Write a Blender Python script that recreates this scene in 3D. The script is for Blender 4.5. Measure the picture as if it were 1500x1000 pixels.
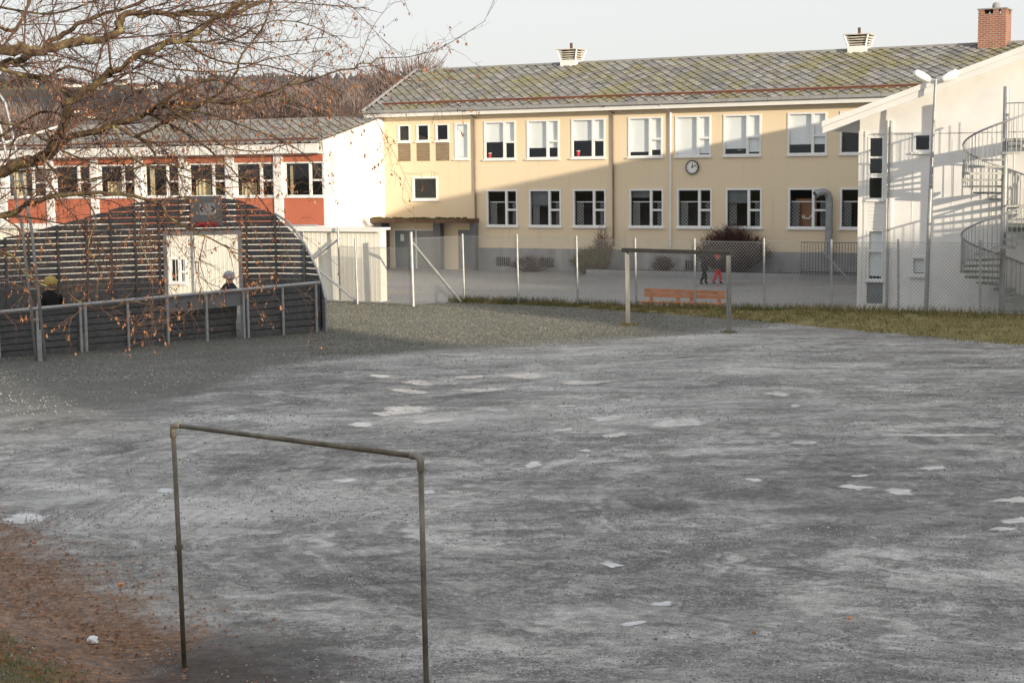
import bpy, bmesh, math, random
from mathutils import Vector, Matrix, noise
rnd = random.Random(7)
R = math.radians
scene = bpy.context.scene
col = scene.collection
for o in list(bpy.data.objects): bpy.data.objects.remove(o)

# ------------------------------------------------------------------ camera
CAM_H = 4.37; FPX = 2300.0; PITCH = R(6.06); ROLL = R(-0.604)
fw = Vector((0, math.cos(PITCH), -math.sin(PITCH)))
rt0 = Vector((1, 0, 0)); up0 = rt0.cross(fw)
rt = math.cos(ROLL)*rt0 + math.sin(ROLL)*up0
up = -math.sin(ROLL)*rt0 + math.cos(ROLL)*up0
camd = bpy.data.cameras.new('camera'); cam = bpy.data.objects.new('camera', camd); col.objects.link(cam)
M4 = Matrix.Identity(4)
for i in range(3):
    M4[i][0] = rt[i]; M4[i][1] = up[i]; M4[i][2] = -fw[i]
M4.translation = Vector((0, 0, CAM_H)); cam.matrix_world = M4
camd.sensor_width = 36; camd.lens = FPX/1500*36; camd.clip_end = 9000; camd.clip_start = 0.2
scene.camera = cam
def at(px, py, Y):
    d = fw + rt*((px-750)/FPX) + up*((500-py)/FPX)
    return Vector((0, 0, CAM_H)) + d*(Y/d.y)

# ------------------------------------------------------------------ world, sun, exposure
SUN = Vector((0.588*math.cos(R(8.7)), -0.809*math.cos(R(8.7)), math.sin(R(8.7)))).normalized()
w = bpy.data.worlds.new('World'); scene.world = w; w.use_nodes = True
nt = w.node_tree; nt.nodes.clear()
sky = nt.nodes.new('ShaderNodeTexSky'); sky.sky_type = 'NISHITA'; sky.sun_disc = False
sky.sun_elevation = R(8.7); sky.sun_rotation = R(144); sky.dust_density = 3.0; sky.air_density = 1.0
b1 = nt.nodes.new('ShaderNodeBackground'); b1.inputs[1].default_value = 0.035
b2 = nt.nodes.new('ShaderNodeBackground'); b2.inputs[0].default_value = (0.845, 0.85, 0.865, 1); b2.inputs[1].default_value = 0.815
ad = nt.nodes.new('ShaderNodeAddShader'); out = nt.nodes.new('ShaderNodeOutputWorld')
nt.links.new(sky.outputs[0], b1.inputs[0]); nt.links.new(b1.outputs[0], ad.inputs[0]); nt.links.new(b2.outputs[0], ad.inputs[1])
nt.links.new(ad.outputs[0], out.inputs[0])
sd = bpy.data.lights.new('sun', 'SUN'); sd.energy = 5.0; sd.angle = R(0.53); sd.color = (1.0, 0.86, 0.66)
so = bpy.data.objects.new('sun', sd); col.objects.link(so); so.rotation_euler = SUN.to_track_quat('Z', 'Y').to_euler()
so.location = SUN*50
vs = scene.view_settings; vs.view_transform = 'Standard'; vs.look = 'None'; vs.gamma = 1; vs.exposure = 0.15
scene.render.resolution_x = 1024; scene.render.resolution_y = 682

# ------------------------------------------------------------------ helpers
def tag(o, label=None, cat=None, group=None, kind=None):
    if label: o['label'] = label
    if cat: o['category'] = cat
    if group: o['group'] = group
    if kind: o['kind'] = kind
    return o
def empty(name, loc=(0, 0, 0), rz=0, label=None, cat=None, group=None):
    o = bpy.data.objects.new(name, None); col.objects.link(o)
    o.location = loc; o.rotation_euler = (0, 0, rz); o.empty_display_size = .2
    return tag(o, label, cat, group)
def inst(name, mesh, parent=None, loc=(0, 0, 0), rot=(0, 0, 0), scale=(1, 1, 1)):
    o = bpy.data.objects.new(name, mesh); col.objects.link(o)
    o.parent = parent; o.location = loc; o.rotation_euler = rot; o.scale = scale
    return o
def copy_tree(o, parent=None):
    c = o.copy(); col.objects.link(c); c.parent = parent
    for ch in [x for x in o.children]: copy_tree(ch, c)
    return c
class MB:
    def __init__(s): s.v = []; s.f = []; s.mi = []; s.cur = 0; s.smooth = False
    def face(s, idx): s.f.append(tuple(idx)); s.mi.append(s.cur)
    def quad(s, a, b, c, d):
        i = len(s.v); s.v += [tuple(a), tuple(b), tuple(c), tuple(d)]; s.face((i, i+1, i+2, i+3)); return s
    def poly(s, pts):
        i = len(s.v); s.v += [tuple(p) for p in pts]; s.face(range(i, i+len(pts))); return s
    def box(s, x0, x1, y0, y1, z0, z1):
        i = len(s.v)
        s.v += [(x0,y0,z0),(x1,y0,z0),(x1,y1,z0),(x0,y1,z0),(x0,y0,z1),(x1,y0,z1),(x1,y1,z1),(x0,y1,z1)]
        for q in ((0,3,2,1),(4,5,6,7),(0,1,5,4),(1,2,6,5),(2,3,7,6),(3,0,4,7)): s.face([i+k for k in q])
        return s
    def beam(s, p, q, wx, wz, upv=(0, 0, 1)):
        p = Vector(p); q = Vector(q); d = (q-p).normalized(); u = Vector(upv)
        a = d.cross(u)
        if a.length < 1e-4: a = d.cross(Vector((0, 1, 0)))
        a.normalize(); b = a.cross(d).normalized(); a = a*(wx/2); b = b*(wz/2)
        i = len(s.v)
        for c in (p, q): s.v += [tuple(c-a-b), tuple(c+a-b), tuple(c+a+b), tuple(c-a+b)]
        for k in ((0,1,2,3),(7,6,5,4),(0,4,5,1),(1,5,6,2),(2,6,7,3),(3,7,4,0)): s.face([i+j for j in k])
        return s
    def tube(s, pts, rad, n=8, cap=True):
        pts = [Vector(p) for p in pts]; m = len(pts)
        rs = rad if isinstance(rad, (list, tuple)) else [rad]*m
        i0 = len(s.v); ref = None
        for k in range(m):
            d = (pts[min(k+1, m-1)]-pts[max(k-1, 0)])
            d = d.normalized() if d.length > 1e-7 else Vector((0, 0, 1))
            if ref is None:
                ref = d.cross(Vector((0, 0, 1)))
                if ref.length < 1e-3: ref = d.cross(Vector((0, 1, 0)))
            a = (ref - d*ref.dot(d))
            if a.length < 1e-6: a = d.orthogonal()
            a.normalize(); ref = a; b = d.cross(a)
            for j in range(n):
                t = 2*math.pi*j/n
                s.v.append(tuple(pts[k] + a*(rs[k]*math.cos(t)) + b*(rs[k]*math.sin(t))))
        for k in range(m-1):
            for j in range(n):
                s.face((i0+k*n+j, i0+k*n+(j+1) % n, i0+(k+1)*n+(j+1) % n, i0+(k+1)*n+j))
        if cap:
            s.face([i0+j for j in range(n)][::-1]); s.face([i0+(m-1)*n+j for j in range(n)])
        return s
    def lathe(s, prof, n=16, c=(0, 0, 0)):
        i0 = len(s.v)
        for r_, z_ in prof:
            for j in range(n):
                t = 2*math.pi*j/n; s.v.append((c[0]+r_*math.cos(t), c[1]+r_*math.sin(t), c[2]+z_))
        for k in range(len(prof)-1):
            for j in range(n):
                s.face((i0+k*n+j, i0+k*n+(j+1) % n, i0+(k+1)*n+(j+1) % n, i0+(k+1)*n+j))
        return s
    def prism(s, pts, off):
        off = Vector(off); n = len(pts); i = len(s.v)
        s.v += [tuple(p) for p in pts] + [tuple(Vector(p)+off) for p in pts]
        s.face([i+k for k in range(n)][::-1]); s.face([i+n+k for k in range(n)])
        for k in range(n): s.face((i+k, i+(k+1) % n, i+n+(k+1) % n, i+n+k))
        return s
    def wall(s, u0, u1, z0, z1, holes, y=0.0, rev=0.12):
        us = sorted(set([u0, u1]+[h[0] for h in holes]+[h[1] for h in holes])); zs = sorted(set([z0, z1]+[h[2] for h in holes]+[h[3] for h in holes]))
        for a, b in zip(us, us[1:]):
            for c, d in zip(zs, zs[1:]):
                m = ((a+b)/2, (c+d)/2)
                if any(h[0] < m[0] < h[1] and h[2] < m[1] < h[3] for h in holes): continue
                s.quad((a,y,c),(b,y,c),(b,y,d),(a,y,d))
        for a, b, c, d in holes:
            s.quad((a,y,c),(a,y,d),(a,y+rev,d),(a,y+rev,c)); s.quad((b,y,d),(b,y,c),(b,y+rev,c),(b,y+rev,d))
            s.quad((a,y,d),(b,y,d),(b,y+rev,d),(a,y+rev,d)); s.quad((b,y,c),(a,y,c),(a,y+rev,c),(b,y+rev,c))
        return s
    def mesh(s, name, mats):
        me = bpy.data.meshes.new(name); me.from_pydata(s.v, [], s.f)
        mats = mats if isinstance(mats, (list, tuple)) else [mats]
        for m in mats: me.materials.append(m)
        if len(mats) > 1: me.polygons.foreach_set('material_index', s.mi)
        if s.smooth: me.polygons.foreach_set('use_smooth', [True]*len(me.polygons))
        me.update(); return me
    def build(s, name, mats, parent=None, loc=(0, 0, 0), rot=(0, 0, 0), kind=None):
        o = inst(name, s.mesh(name, mats), parent, loc, rot)
        if kind: o['kind'] = kind
        return o
def B(*a): return MB().box(*a)

# ------------------------------------------------------------------ materials
class NT:
    def __init__(s, name):
        s.m = bpy.data.materials.new(name); s.m.use_nodes = True; s.t = s.m.node_tree
        s.p = s.t.nodes['Principled BSDF']; s.o = s.t.nodes['Material Output']
    def n(s, typ, **kw):
        x = s.t.nodes.new(typ)
        for k, v in kw.items():
            if k.startswith('i_'):
                key = k[2:]; key = int(key) if key.isdigit() else key.replace('_', ' ')
                x.inputs[key].default_value = v
            else: setattr(x, k, v)
        return x
    def l(s, a, b): s.t.links.new(a, b)
    def pos(s): return s.n('ShaderNodeNewGeometry').outputs['Position']
    def objc(s): return s.n('ShaderNodeTexCoord').outputs['Object']
    def mp(s, vec, scale=(1, 1, 1), rot=(0, 0, 0), loc=(0, 0, 0)):
        x = s.n('ShaderNodeMapping'); x.inputs['Scale'].default_value = scale; x.inputs['Rotation'].default_value = rot; x.inputs['Location'].default_value = loc
        s.l(vec, x.inputs[0]); return x.outputs[0]
    def noise(s, vec, scale=5, detail=4, rough=.55, dist=0):
        x = s.n('ShaderNodeTexNoise'); x.inputs['Scale'].default_value = scale; x.inputs['Detail'].default_value = detail
        x.inputs['Roughness'].default_value = rough; x.inputs['Distortion'].default_value = dist
        s.l(vec, x.inputs['Vector']); return x.outputs['Fac']
    def ramp(s, fac, stops):
        x = s.n('ShaderNodeValToRGB'); e = x.color_ramp.elements
        while len(e) < len(stops): e.new(.5)
        for k, (p, c) in enumerate(stops):
            e[k].position = p; e[k].color = (c[0], c[1], c[2], 1) if isinstance(c, (tuple, list)) else (c, c, c, 1)
        s.l(fac, x.inputs[0]); return x.outputs[0]
    def mix(s, fac, a, b, mode='MIX'):
        x = s.n('ShaderNodeMix', data_type='RGBA', blend_type=mode)
        if isinstance(fac, (int, float)): x.inputs[0].default_value = fac
        else: s.l(fac, x.inputs[0])
        for i, c in ((6, a), (7, b)):
            if isinstance(c, (tuple, list)): x.inputs[i].default_value = (c[0], c[1], c[2], 1)
            else: s.l(c, x.inputs[i])
        return x.outputs[2]
    def math(s, op, a, b=0.0, clamp=False):
        x = s.n('ShaderNodeMath', operation=op); x.use_clamp = clamp
        for i, c in ((0, a), (1, b)):
            if isinstance(c, (int, float)): x.inputs[i].default_value = c
            else: s.l(c, x.inputs[i])
        return x.outputs[0]
    def sstep(s, v, a, b):
        x = s.n('ShaderNodeMapRange', interpolation_type='SMOOTHSTEP'); s.l(v, x.inputs[0])
        x.inputs[1].default_value = a; x.inputs[2].default_value = b; return x.outputs[0]
    def bump(s, h, strength=.3, dist=.02):
        x = s.n('ShaderNodeBump'); x.inputs['Strength'].default_value = strength; x.inputs['Distance'].default_value = dist
        s.l(h, x.inputs['Height']); s.l(x.outputs[0], s.p.inputs['Normal'])
    def base(s, c):
        if isinstance(c, (tuple, list)): s.p.inputs['Base Color'].default_value = (c[0], c[1], c[2], 1)
        else: s.l(c, s.p.inputs['Base Color'])
    def set(s, rough=.7, metal=0, spec=.5):
        s.p.inputs['Roughness'].default_value = rough; s.p.inputs['Metallic'].default_value = metal
        s.p.inputs['Specular IOR Level'].default_value = spec; return s
def simple(name, c, rough=.6, metal=0, var=.15, scale=3, bump=0, spec=.4, stretch=(1, 1, 1)):
    k = NT(name); k.set(rough, metal, spec)
    v = k.mp(k.objc(), stretch)
    f = k.noise(v, scale, 5, .6)
    a = tuple(x*(1-var) for x in c); b = tuple(min(1, x*(1+var)) for x in c)
    k.base(k.ramp(f, [(.3, a), (.7, b)]))
    if bump: k.bump(k.noise(v, scale*8, 3), bump, .01)
    return k.m
MT = {}
MT['galv'] = simple('galvanised_steel', (.36, .37, .38), .5, .4, .2, 6)
MT['pipe'] = NT('weathered_pipe'); k = MT['pipe']; k.set(.5, .3)
f = k.noise(k.mp(k.objc(), (1.5, 1.5, 1)), 1.6, 6, .7)
k.base(k.ramp(f, [(.32, (.05, .043, .034)), (.5, (.15, .135, .105)), (.72, (.27, .25, .2))])); MT['pipe'] = k.m
MT['white'] = simple('white_paint', (.80, .79, .76), .5, 0, .05, 1.5)
MT['whitewood'] = simple('white_cladding', (.82, .81, .79), .55, 0, .07, 1.2, .08)
MT['frame'] = simple('window_frame_paint', (.80, .80, .79), .4, 0, .06, 4)
MT['brownmetal'] = simple('brown_downpipe', (.22, .17, .13), .5, 0, .2, 3)
MT['rust'] = simple('rusty_snow_guard', (.20, .09, .06), .7, 0, .35, 5)
MT['red'] = simple('red_panel', (.50, .15, .085), .6, 0, .1, .9)
MT['cream'] = simple('cream_cladding', (.82, .79, .70), .5, 0, .04, .7)
MT['darkboard'] = simple('dark_weathered_board', (.085, .087, .092), .6, 0, .4, 2.5, .2, .4, (.4, 6, 6))
MT['greypanel'] = simple('grey_panel', (.16, .17, .18), .5, 0, .1, 2)
MT['blind'] = simple('roller_blind', (.82, .83, .83), .8, 0, .03, 2)
MT['ventwood'] = simple('weathered_vent_wood', (.55, .50, .42), .7, 0, .3, 4)
MT['dark'] = simple('dark_void', (.02, .02, .02), .8)
MT['interior'] = simple('room_interior', (.10, .09, .08), .9, 0, .3, .8)
MT['orange'] = simple('orange_stained_wood', (.62, .27, .12), .55, 0, .35, 3, .1, .4, (1, 8, 8))
MT['black'] = simple('black_metal', (.02, .02, .022), .4)
MT['concrete'] = simple('concrete', (.30, .30, .30), .85, 0, .15, 1.5, .15)
MT['brownwood'] = simple('brown_fascia_wood', (.13, .075, .045), .7, 0, .35, 3)
MT['door'] = simple('grey_door_glass', (.20, .22, .23), .2, 0, .15, .8)
MT['moss'] = simple('canopy_moss', (.10, .085, .03), .95, 0, .4, 9, .5)
MT['redplastic'] = simple('red_rim', (.45, .02, .03), .4)
MT['lampwhite'] = simple('lamp_head_white', (.85, .85, .85), .35, 0, .02)
MT['paper'] = simple('crumpled_paper', (.75, .8, .82), .7, 0, .1, 40)
MT['orangelitter'] = simple('orange_litter', (.75, .25, .06), .6, 0, .1, 30)
MT['grating'] = simple('tread_steel', (.34, .35, .33), .6, .1, .25, 5)
# glass: real pane, part clear, part mirror
k = NT('window_glass'); gl = k.n('ShaderNodeBsdfGlossy'); gl.inputs['Roughness'].default_value = .02; gl.inputs[0].default_value = (.9, .95, 1, 1)
tr = k.n('ShaderNodeBsdfTransparent'); tr.inputs[0].default_value = (.95, .97, .97, 1)
fr = k.n('ShaderNodeLayerWeight'); fr.inputs[0].default_value = .5; mx = k.n('ShaderNodeMixShader'); ff = k.math('ADD', k.math('MULTIPLY', k.math('POWER', fr.outputs['Facing'], 4.0), .9), .045)
k.l(ff, mx.inputs[0]); k.l(tr.outputs[0], mx.inputs[1]); k.l(gl.outputs[0], mx.inputs[2]); k.l(mx.outputs[0], k.o.inputs[0]); MT['glass'] = k.m
# yellow render: stains running down
k = NT('yellow_render'); k.set(.85, 0, .2); pc = k.objc()
n1 = k.noise(k.mp(pc, (2.6, 1, .22)), 1.3, 5, .65); n2 = k.noise(pc, .5, 4); n3 = k.noise(pc, 30, 3)
c = k.mix(n2, (.75, .615, .425), (.79, .66, .475)); st = k.ramp(n1, [(.57, 0), (.75, 1)])
c = k.mix(k.math('MULTIPLY', st, .35), c, (.46, .40, .30)); k.base(c); k.bump(n3, .12, .01); MT['yellow'] = k.m
k = NT('plinth_concrete'); k.set(.85, 0, .2); pc = k.objc(); n1 = k.noise(k.mp(pc, (1.5, 1, .5)), 1.6, 5)
k.base(k.ramp(n1, [(.3, .22), (.7, .37)])); k.bump(k.noise(pc, 25, 3), .15, .01); MT['plinth'] = k.m
# slate
def slate(name, lo, hi, mossamt):
    k = NT(name); k.set(.55, 0, .5); g = k.n('ShaderNodeNewGeometry'); oi = k.n('ShaderNodeObjectInfo')
    r_ = k.math('FRACT', k.math('ADD', g.outputs['Random Per Island'], k.math('MULTIPLY', oi.outputs['Random'], 7.31)))
    c = k.ramp(r_, [(0, tuple(lo)), (.5, tuple((a+b)/2 for a, b in zip(lo, hi))), (1, tuple(hi))])
    n1 = k.noise(k.mp(g.outputs['Position'], (.5, .5, .5)), 1.1, 5, .65); n2 = k.noise(g.outputs['Position'], 9, 4)
    ms = k.math('MULTIPLY', k.ramp(n1, [(.46, 0), (.62, 1)]), k.ramp(n2, [(.3, .35), (.6, 1)]))
    c = k.mix(k.math('MULTIPLY', ms, mossamt), c, (.22, .20, .05)); k.base(c); k.bump(n2, .2, .01); return k.m
MT['slate'] = slate('roof_slate', (.13, .128, .128), (.30, .295, .285), .8)
MT['slate2'] = slate('roof_slate_grey', (.12, .12, .125), (.23, .23, .235), .3)
MT['underroof'] = simple('roof_underlay', (.03, .03, .032), .9)
# brick
def brickmat(name, c1, c2, mortar, bw, bh, ms=.015):
    k = NT(name); k.set(.85, 0, .2); x = k.n('ShaderNodeTexBrick'); x.inputs['Color1'].default_value = c1+(1,); x.inputs['Color2'].default_value = c2+(1,); x.inputs['Mortar'].default_value = mortar+(1,)
    x.inputs['Scale'].default_value = 1; x.inputs['Brick Width'].default_value = bw; x.inputs['Row Height'].default_value = bh; x.inputs['Mortar Size'].default_value = ms
    pc = k.objc(); sp = k.n('ShaderNodeSeparateXYZ'); k.l(pc, sp.inputs[0]); cb = k.n('ShaderNodeCombineXYZ')
    k.l(k.math('ADD', sp.outputs[0], sp.outputs[1]), cb.inputs[0]); k.l(sp.outputs[2], cb.inputs[1]); k.l(cb.outputs[0], x.inputs['Vector'])
    c = k.mix(k.math('MULTIPLY', k.noise(pc, 3, 4), .5), x.outputs[0], (.12, .06, .04)); k.base(c); k.bump(x.outputs[1], -.4, .01); return k.m
MT['brick'] = brickmat('chimney_brick', (.42, .15, .09), (.32, .11, .07), (.45, .38, .32), .24, .085)
MT['brickpanel'] = brickmat('tan_brick_panel', (.42, .34, .22), (.33, .26, .17), (.20, .16, .11), .22, .075)
# plaid curtain
k = NT('plaid_curtain'); k.set(.9, 0, .1); ck = k.n('ShaderNodeTexChecker'); ck.inputs['Scale'].default_value = 13; ck.inputs['Color1'].default_value = (.42, .41, .39, 1); ck.inputs['Color2'].default_value = (.10, .11, .13, 1)
k.l(k.mp(k.objc(), (1, .01, 1)), ck.inputs['Vector']); k.base(ck.outputs[0]); MT['plaid'] = k.m
# bark, twigs, leaves
k = NT('lichen_bark'); k.set(.9, 0, .2); pp = k.pos(); n1 = k.noise(pp, 9, 5, .65); n2 = k.noise(k.mp(pp, (1, 1, 1)), 28, 4)
c = k.ramp(n1, [(.38, (.055, .035, .025)), (.55, (.14, .10, .055)), (.68, (.30, .28, .12))]); k.base(c); k.bump(n2, .6, .01); MT['bark'] = k.m
MT['twig'] = simple('twig_bark', (.11, .065, .05), .8, 0, .3, 4)
k = NT('dead_leaf'); k.set(.8, 0, .2); g = k.n('ShaderNodeNewGeometry'); k.base(k.ramp(g.outputs['Random Per Island'], [(0, (.17, .07, .03)), (.5, (.30, .13, .06)), (1, (.42, .22, .12))])); MT['leaf'] = k.m
MT['fartwig'] = simple('bare_tree_twigs', (.24, .185, .165), .9, 0, .25, .2)
MT['fartrunk'] = simple('bare_tree_trunk', (.16, .12, .10), .9, 0, .25, .6)
MT['bushdark'] = simple('dark_red_twigs', (.075, .035, .03), .9, 0, .3, 2)
MT['bushgreen'] = simple('olive_twigs', (.12, .11, .03), .9, 0, .35, 3)
k = NT('grass_blades'); k.set(.8, 0, .2); g = k.n('ShaderNodeNewGeometry'); c = k.ramp(g.outputs['Random Per Island'], [(0, (.10, .10, .03)), (.45, (.22, .18, .07)), (1, (.36, .28, .13))])
n1 = k.noise(g.outputs['Position'], .8, 3); c = k.mix(k.ramp(n1, [(.4, 0), (.65, .8)]), c, (.075, .105, .028)); k.base(c); MT['grass'] = k.m
# asphalt
k = NT('asphalt'); pp = k.pos(); n1 = k.noise(k.mp(pp, (.2, .8, 1)), .5, 5, .6); n2 = k.noise(pp, 14, 4)
k.base(k.mix(n2, k.ramp(n1, [(.3, (.18, .178, .175)), (.7, (.32, .315, .31))]), (.22, .22, .22))); k.l(k.ramp(n1, [(.35, .35), (.65, .75)]), k.p.inputs['Roughness']); k.bump(n2, .15, .01); MT['asphalt'] = k.m
# puddle ice / water
k = NT('puddle_water'); k.set(.22, 0, .5); k.p.inputs['IOR'].default_value = 1.33; pp = k.pos(); at_ = k.n('ShaderNodeAttribute'); at_.attribute_name = 'rim'
al = k.n('ShaderNodeMath', operation='MULTIPLY')
nz = k.noise(k.mp(pp, (.8, 1.5, 1)), 4.5, 7, .72); k.base(k.ramp(k.noise(pp, 3.5, 5, .6), [(.32, (.36, .37, .38)), (.6, (.68, .69, .70))])); k.bump(nz, .05, .01)
k.l(k.sstep(k.math('ADD', at_.outputs['Fac'], k.math('MULTIPLY', k.math('SUBTRACT', nz, .5), 2.4)), .15, .75), al.inputs[0]); al.inputs[1].default_value = .88; k.l(al.outputs[0], k.p.inputs['Alpha']); MT['puddle'] = k.m
# gravel field
k = NT('gravel_field'); pp = k.pos(); sx = k.n('ShaderNodeSeparateXYZ'); k.l(pp, sx.inputs[0]); X, Y = sx.outputs[0], sx.outputs[1]
warp = k.noise(k.mp(pp, (.12, .12, 1)), 1, 3)
rx = k.math('SUBTRACT', 7.0, X); ry = k.math('SUBTRACT', 21.0, Y)
rad = k.math('SQRT', k.math('ADD', k.math('MULTIPLY', rx, rx), k.math('MULTIPLY', ry, ry))); ang = k.math('ARCTAN2', ry, rx)
cb = k.n('ShaderNodeCombineXYZ'); k.l(k.math('ADD', rad, k.math('MULTIPLY', k.noise(k.mp(pp, (.3, .45, 1)), 1, 4, .6), 6.0)), cb.inputs[0]); k.l(k.math('MULTIPLY', ang, 6.5), cb.inputs[1]); polar = cb.outputs[0]
tracks = k.noise(k.mp(polar, (2.6, .35, 1)), 1.0, 6, .6)
plain = k.mp(pp, (.42, 1.0, 1), (0, 0, R(-4)))
streak = k.math('MULTIPLY', k.math('ADD', k.noise(k.mp(polar, (1.2, .6, 1)), 1.0, 8, .68, .5), k.noise(plain, 1.0, 9, .70, .3)), .5)
patch = k.noise(k.mp(pp, (.5, 1, 1)), .33, 4, .55)
fine = k.noise(pp, 7, 6, .7); grit = k.noise(pp, 45, 4, .7)
v = k.math('ADD', k.math('ADD', k.math('MULTIPLY', streak, .38), k.math('MULTIPLY', tracks, .22)), k.math('ADD', k.math('MULTIPLY', fine, .24), k.math('MULTIPLY', patch, .2)))
c = k.ramp(v, [(.44, (.145, .142, .138)), (.485, (.26, .256, .246)), (.525, (.35, .344, .33)), (.575, (.52, .513, .495))])
c = k.mix(.75, c, k.ramp(grit, [(.34, .15), (.66, .86)]), 'OVERLAY')
c = k.mix(.6, c, k.ramp(k.noise(k.mp(pp, (.7, 1.6, 1)), 11, 5, .75), [(.3, .28), (.7, .74)]), 'OVERLAY')
dk = k.math('MULTIPLY', k.ramp(k.math('MULTIPLY', k.math('ADD', k.noise(k.mp(polar, (1.3, .6, 1), (0, 0, 0), (5, 1, 0)), 1.1, 9, .76, .3), k.noise(k.mp(pp, (.5, 1.1, 1), (0, 0, R(8)), (2, 9, 0)), 1.2, 9, .76)), .5), [(.475, 0), (.525, 1)]), k.ramp(k.noise(pp, 20, 5, .75), [(.38, .05), (.52, 1)]))
cb2 = k.n('ShaderNodeCombineXYZ'); k.l(k.math('ADD', rad, k.math('MULTIPLY', warp, 2.2)), cb2.inputs[0]); k.l(k.math('MULTIPLY', ang, 1.1), cb2.inputs[1])
rut = k.ramp(k.noise(k.mp(cb2.outputs[0], (2.3, 1, 1)), 1.0, 3, .5), [(.44, 0), (.50, 1), (.56, 0)]); rut = k.math('MULTIPLY', rut, k.ramp(k.noise(k.mp(pp, (.25, .4, 1)), 1, 3), [(.45, 0), (.6, 1)]))
c = k.mix(k.math('MULTIPLY', k.math('MULTIPLY', rut, k.ramp(fine, [(.35, .3), (.6, 1)])), .6), c, (.07, .069, .067))
big = k.noise(k.mp(pp, (.10, .16, 1), (0, 0, 0), (1.3, .4, 0)), 1.0, 3, .5)
dk = k.math('MULTIPLY', dk, k.ramp(big, [(.38, .25), (.56, 1)]))
c = k.mix(k.math('MULTIPLY', dk, .75), c, (.06, .059, .057))
sp1 = k.ramp(k.noise(pp, 70, 3, .8), [(.60, 0), (.68, 1)]); c = k.mix(k.math('MULTIPLY', sp1, .45), c, (.46, .455, .44))
ice = k.math('MULTIPLY', k.ramp(k.noise(k.mp(plain, (1, 1, 1), (0, 0, 0), (3, 7, 0)), 1.0, 8, .68), [(.52, 0), (.60, 1)]), k.ramp(k.noise(k.mp(pp, (.6, 1, 1)), 12, 5, .75), [(.38, .05), (.58, 1)]))
ice = k.math('MULTIPLY', ice, k.ramp(big, [(.42, 1), (.6, .35)]))
c = k.mix(k.math('MULTIPLY', ice, .62), c, (.52, .52, .52))
wx = k.math('MULTIPLY', k.math('SUBTRACT', X, 5.2), .17); wy = k.math('MULTIPLY', k.math('SUBTRACT', Y, 21.0), .26)
wd = k.math('ADD', k.math('SQRT', k.math('ADD', k.math('MULTIPLY', wx, wx), k.math('MULTIPLY', wy, wy))), k.math('MULTIPLY', k.math('SUBTRACT', streak, .5), 2.6))
c = k.mix(k.math('MULTIPLY', k.sstep(wd, 1.15, .45), .40), c, (.07, .069, .068))
# coarse darker gravel along the pen and the fence
e1 = k.math('SUBTRACT', Y, k.math('ADD', k.math('MULTIPLY', X, .6), 39.6)); wob = k.math('MULTIPLY', k.math('SUBTRACT', patch, .5), 5.0)
m1 = k.sstep(k.math('ADD', e1, wob), -.3, 1.6)
e2 = k.math('SUBTRACT', k.math('ADD', k.math('MULTIPLY', Y, .19), -11.8), X); m2 = k.math('MULTIPLY', k.sstep(k.math('ADD', e2, wob), -.3, 1.2), k.sstep(k.math('ADD', Y, wob), 26.0, 32.0))
mg = k.math('MAXIMUM', m1, m2)
cg = k.mix(k.ramp(grit, [(.3, 0), (.7, 1)]), (.04, .041, .038), (.155, .155, .135)); c = k.mix(k.math('MULTIPLY', mg, .9), c, cg)
# leaf litter and mud by the bank
dl = k.math('ADD', k.math('MULTIPLY', k.math('ADD', X, 6.0), -.82), k.math('MULTIPLY', k.math('SUBTRACT', Y, 18.6), -.574))
nl = k.noise(pp, 1.2, 5, .7); dln = k.math('ADD', dl, k.math('MULTIPLY', k.math('SUBTRACT', nl, .5), 3.0))
ml = k.sstep(dln, -.75, .35); lit = k.ramp(k.noise(pp, 11, 5, .7), [(.33, (.035, .02, .012)), (.5, (.17, .08, .034)), (.67, (.36, .19, .085))])
c = k.mix(k.math('MULTIPLY', ml, .88), c, lit)
md = k.math('SQRT', k.math('ADD', k.math('POWER', k.math('SUBTRACT', X, -2.35), 2.0), k.math('MULTIPLY', k.math('POWER', k.math('SUBTRACT', Y, 13.7), 2.0), .8)))
mm = k.sstep(k.math('ADD', md, k.math('MULTIPLY', k.math('SUBTRACT', nl, .5), 1.6)), 1.5, .4); c = k.mix(k.math('MULTIPLY', mm, .85), c, (.04, .035, .033))
mgss = k.sstep(dln, 1.3, 2.0); c = k.mix(k.math('MULTIPLY', mgss, .8), c, (.10, .105, .035))
k.base(c); k.l(k.ramp(v, [(.42, .9), (.62, .42)]), k.p.inputs['Roughness']); k.p.inputs['Specular IOR Level'].default_value = .35
k.bump(k.math('ADD', k.math('MULTIPLY', grit, .5), k.math('ADD', fine, k.math('MULTIPLY', streak, 2.5))), .8, .035); MT['field'] = k.m
# far land
k = NT('far_hillside'); k.set(.95, 0, .1); pp = k.pos(); n1 = k.noise(k.mp(pp, (.004, .004, .01)), 1.4, 5, .6); n2 = k.noise(pp, .05, 4)
k.base(k.mix(n2, k.ramp(n1, [(.36, (.05, .055, .06)), (.5, (.10, .075, .055)), (.6, (.16, .12, .07)), (.68, (.26, .21, .10))]), (.07, .06, .055))); MT['hill'] = k.m
MT['farwood'] = simple('far_wood_foliage', (.085, .08, .085), .95, 0, .5, .01)

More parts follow.
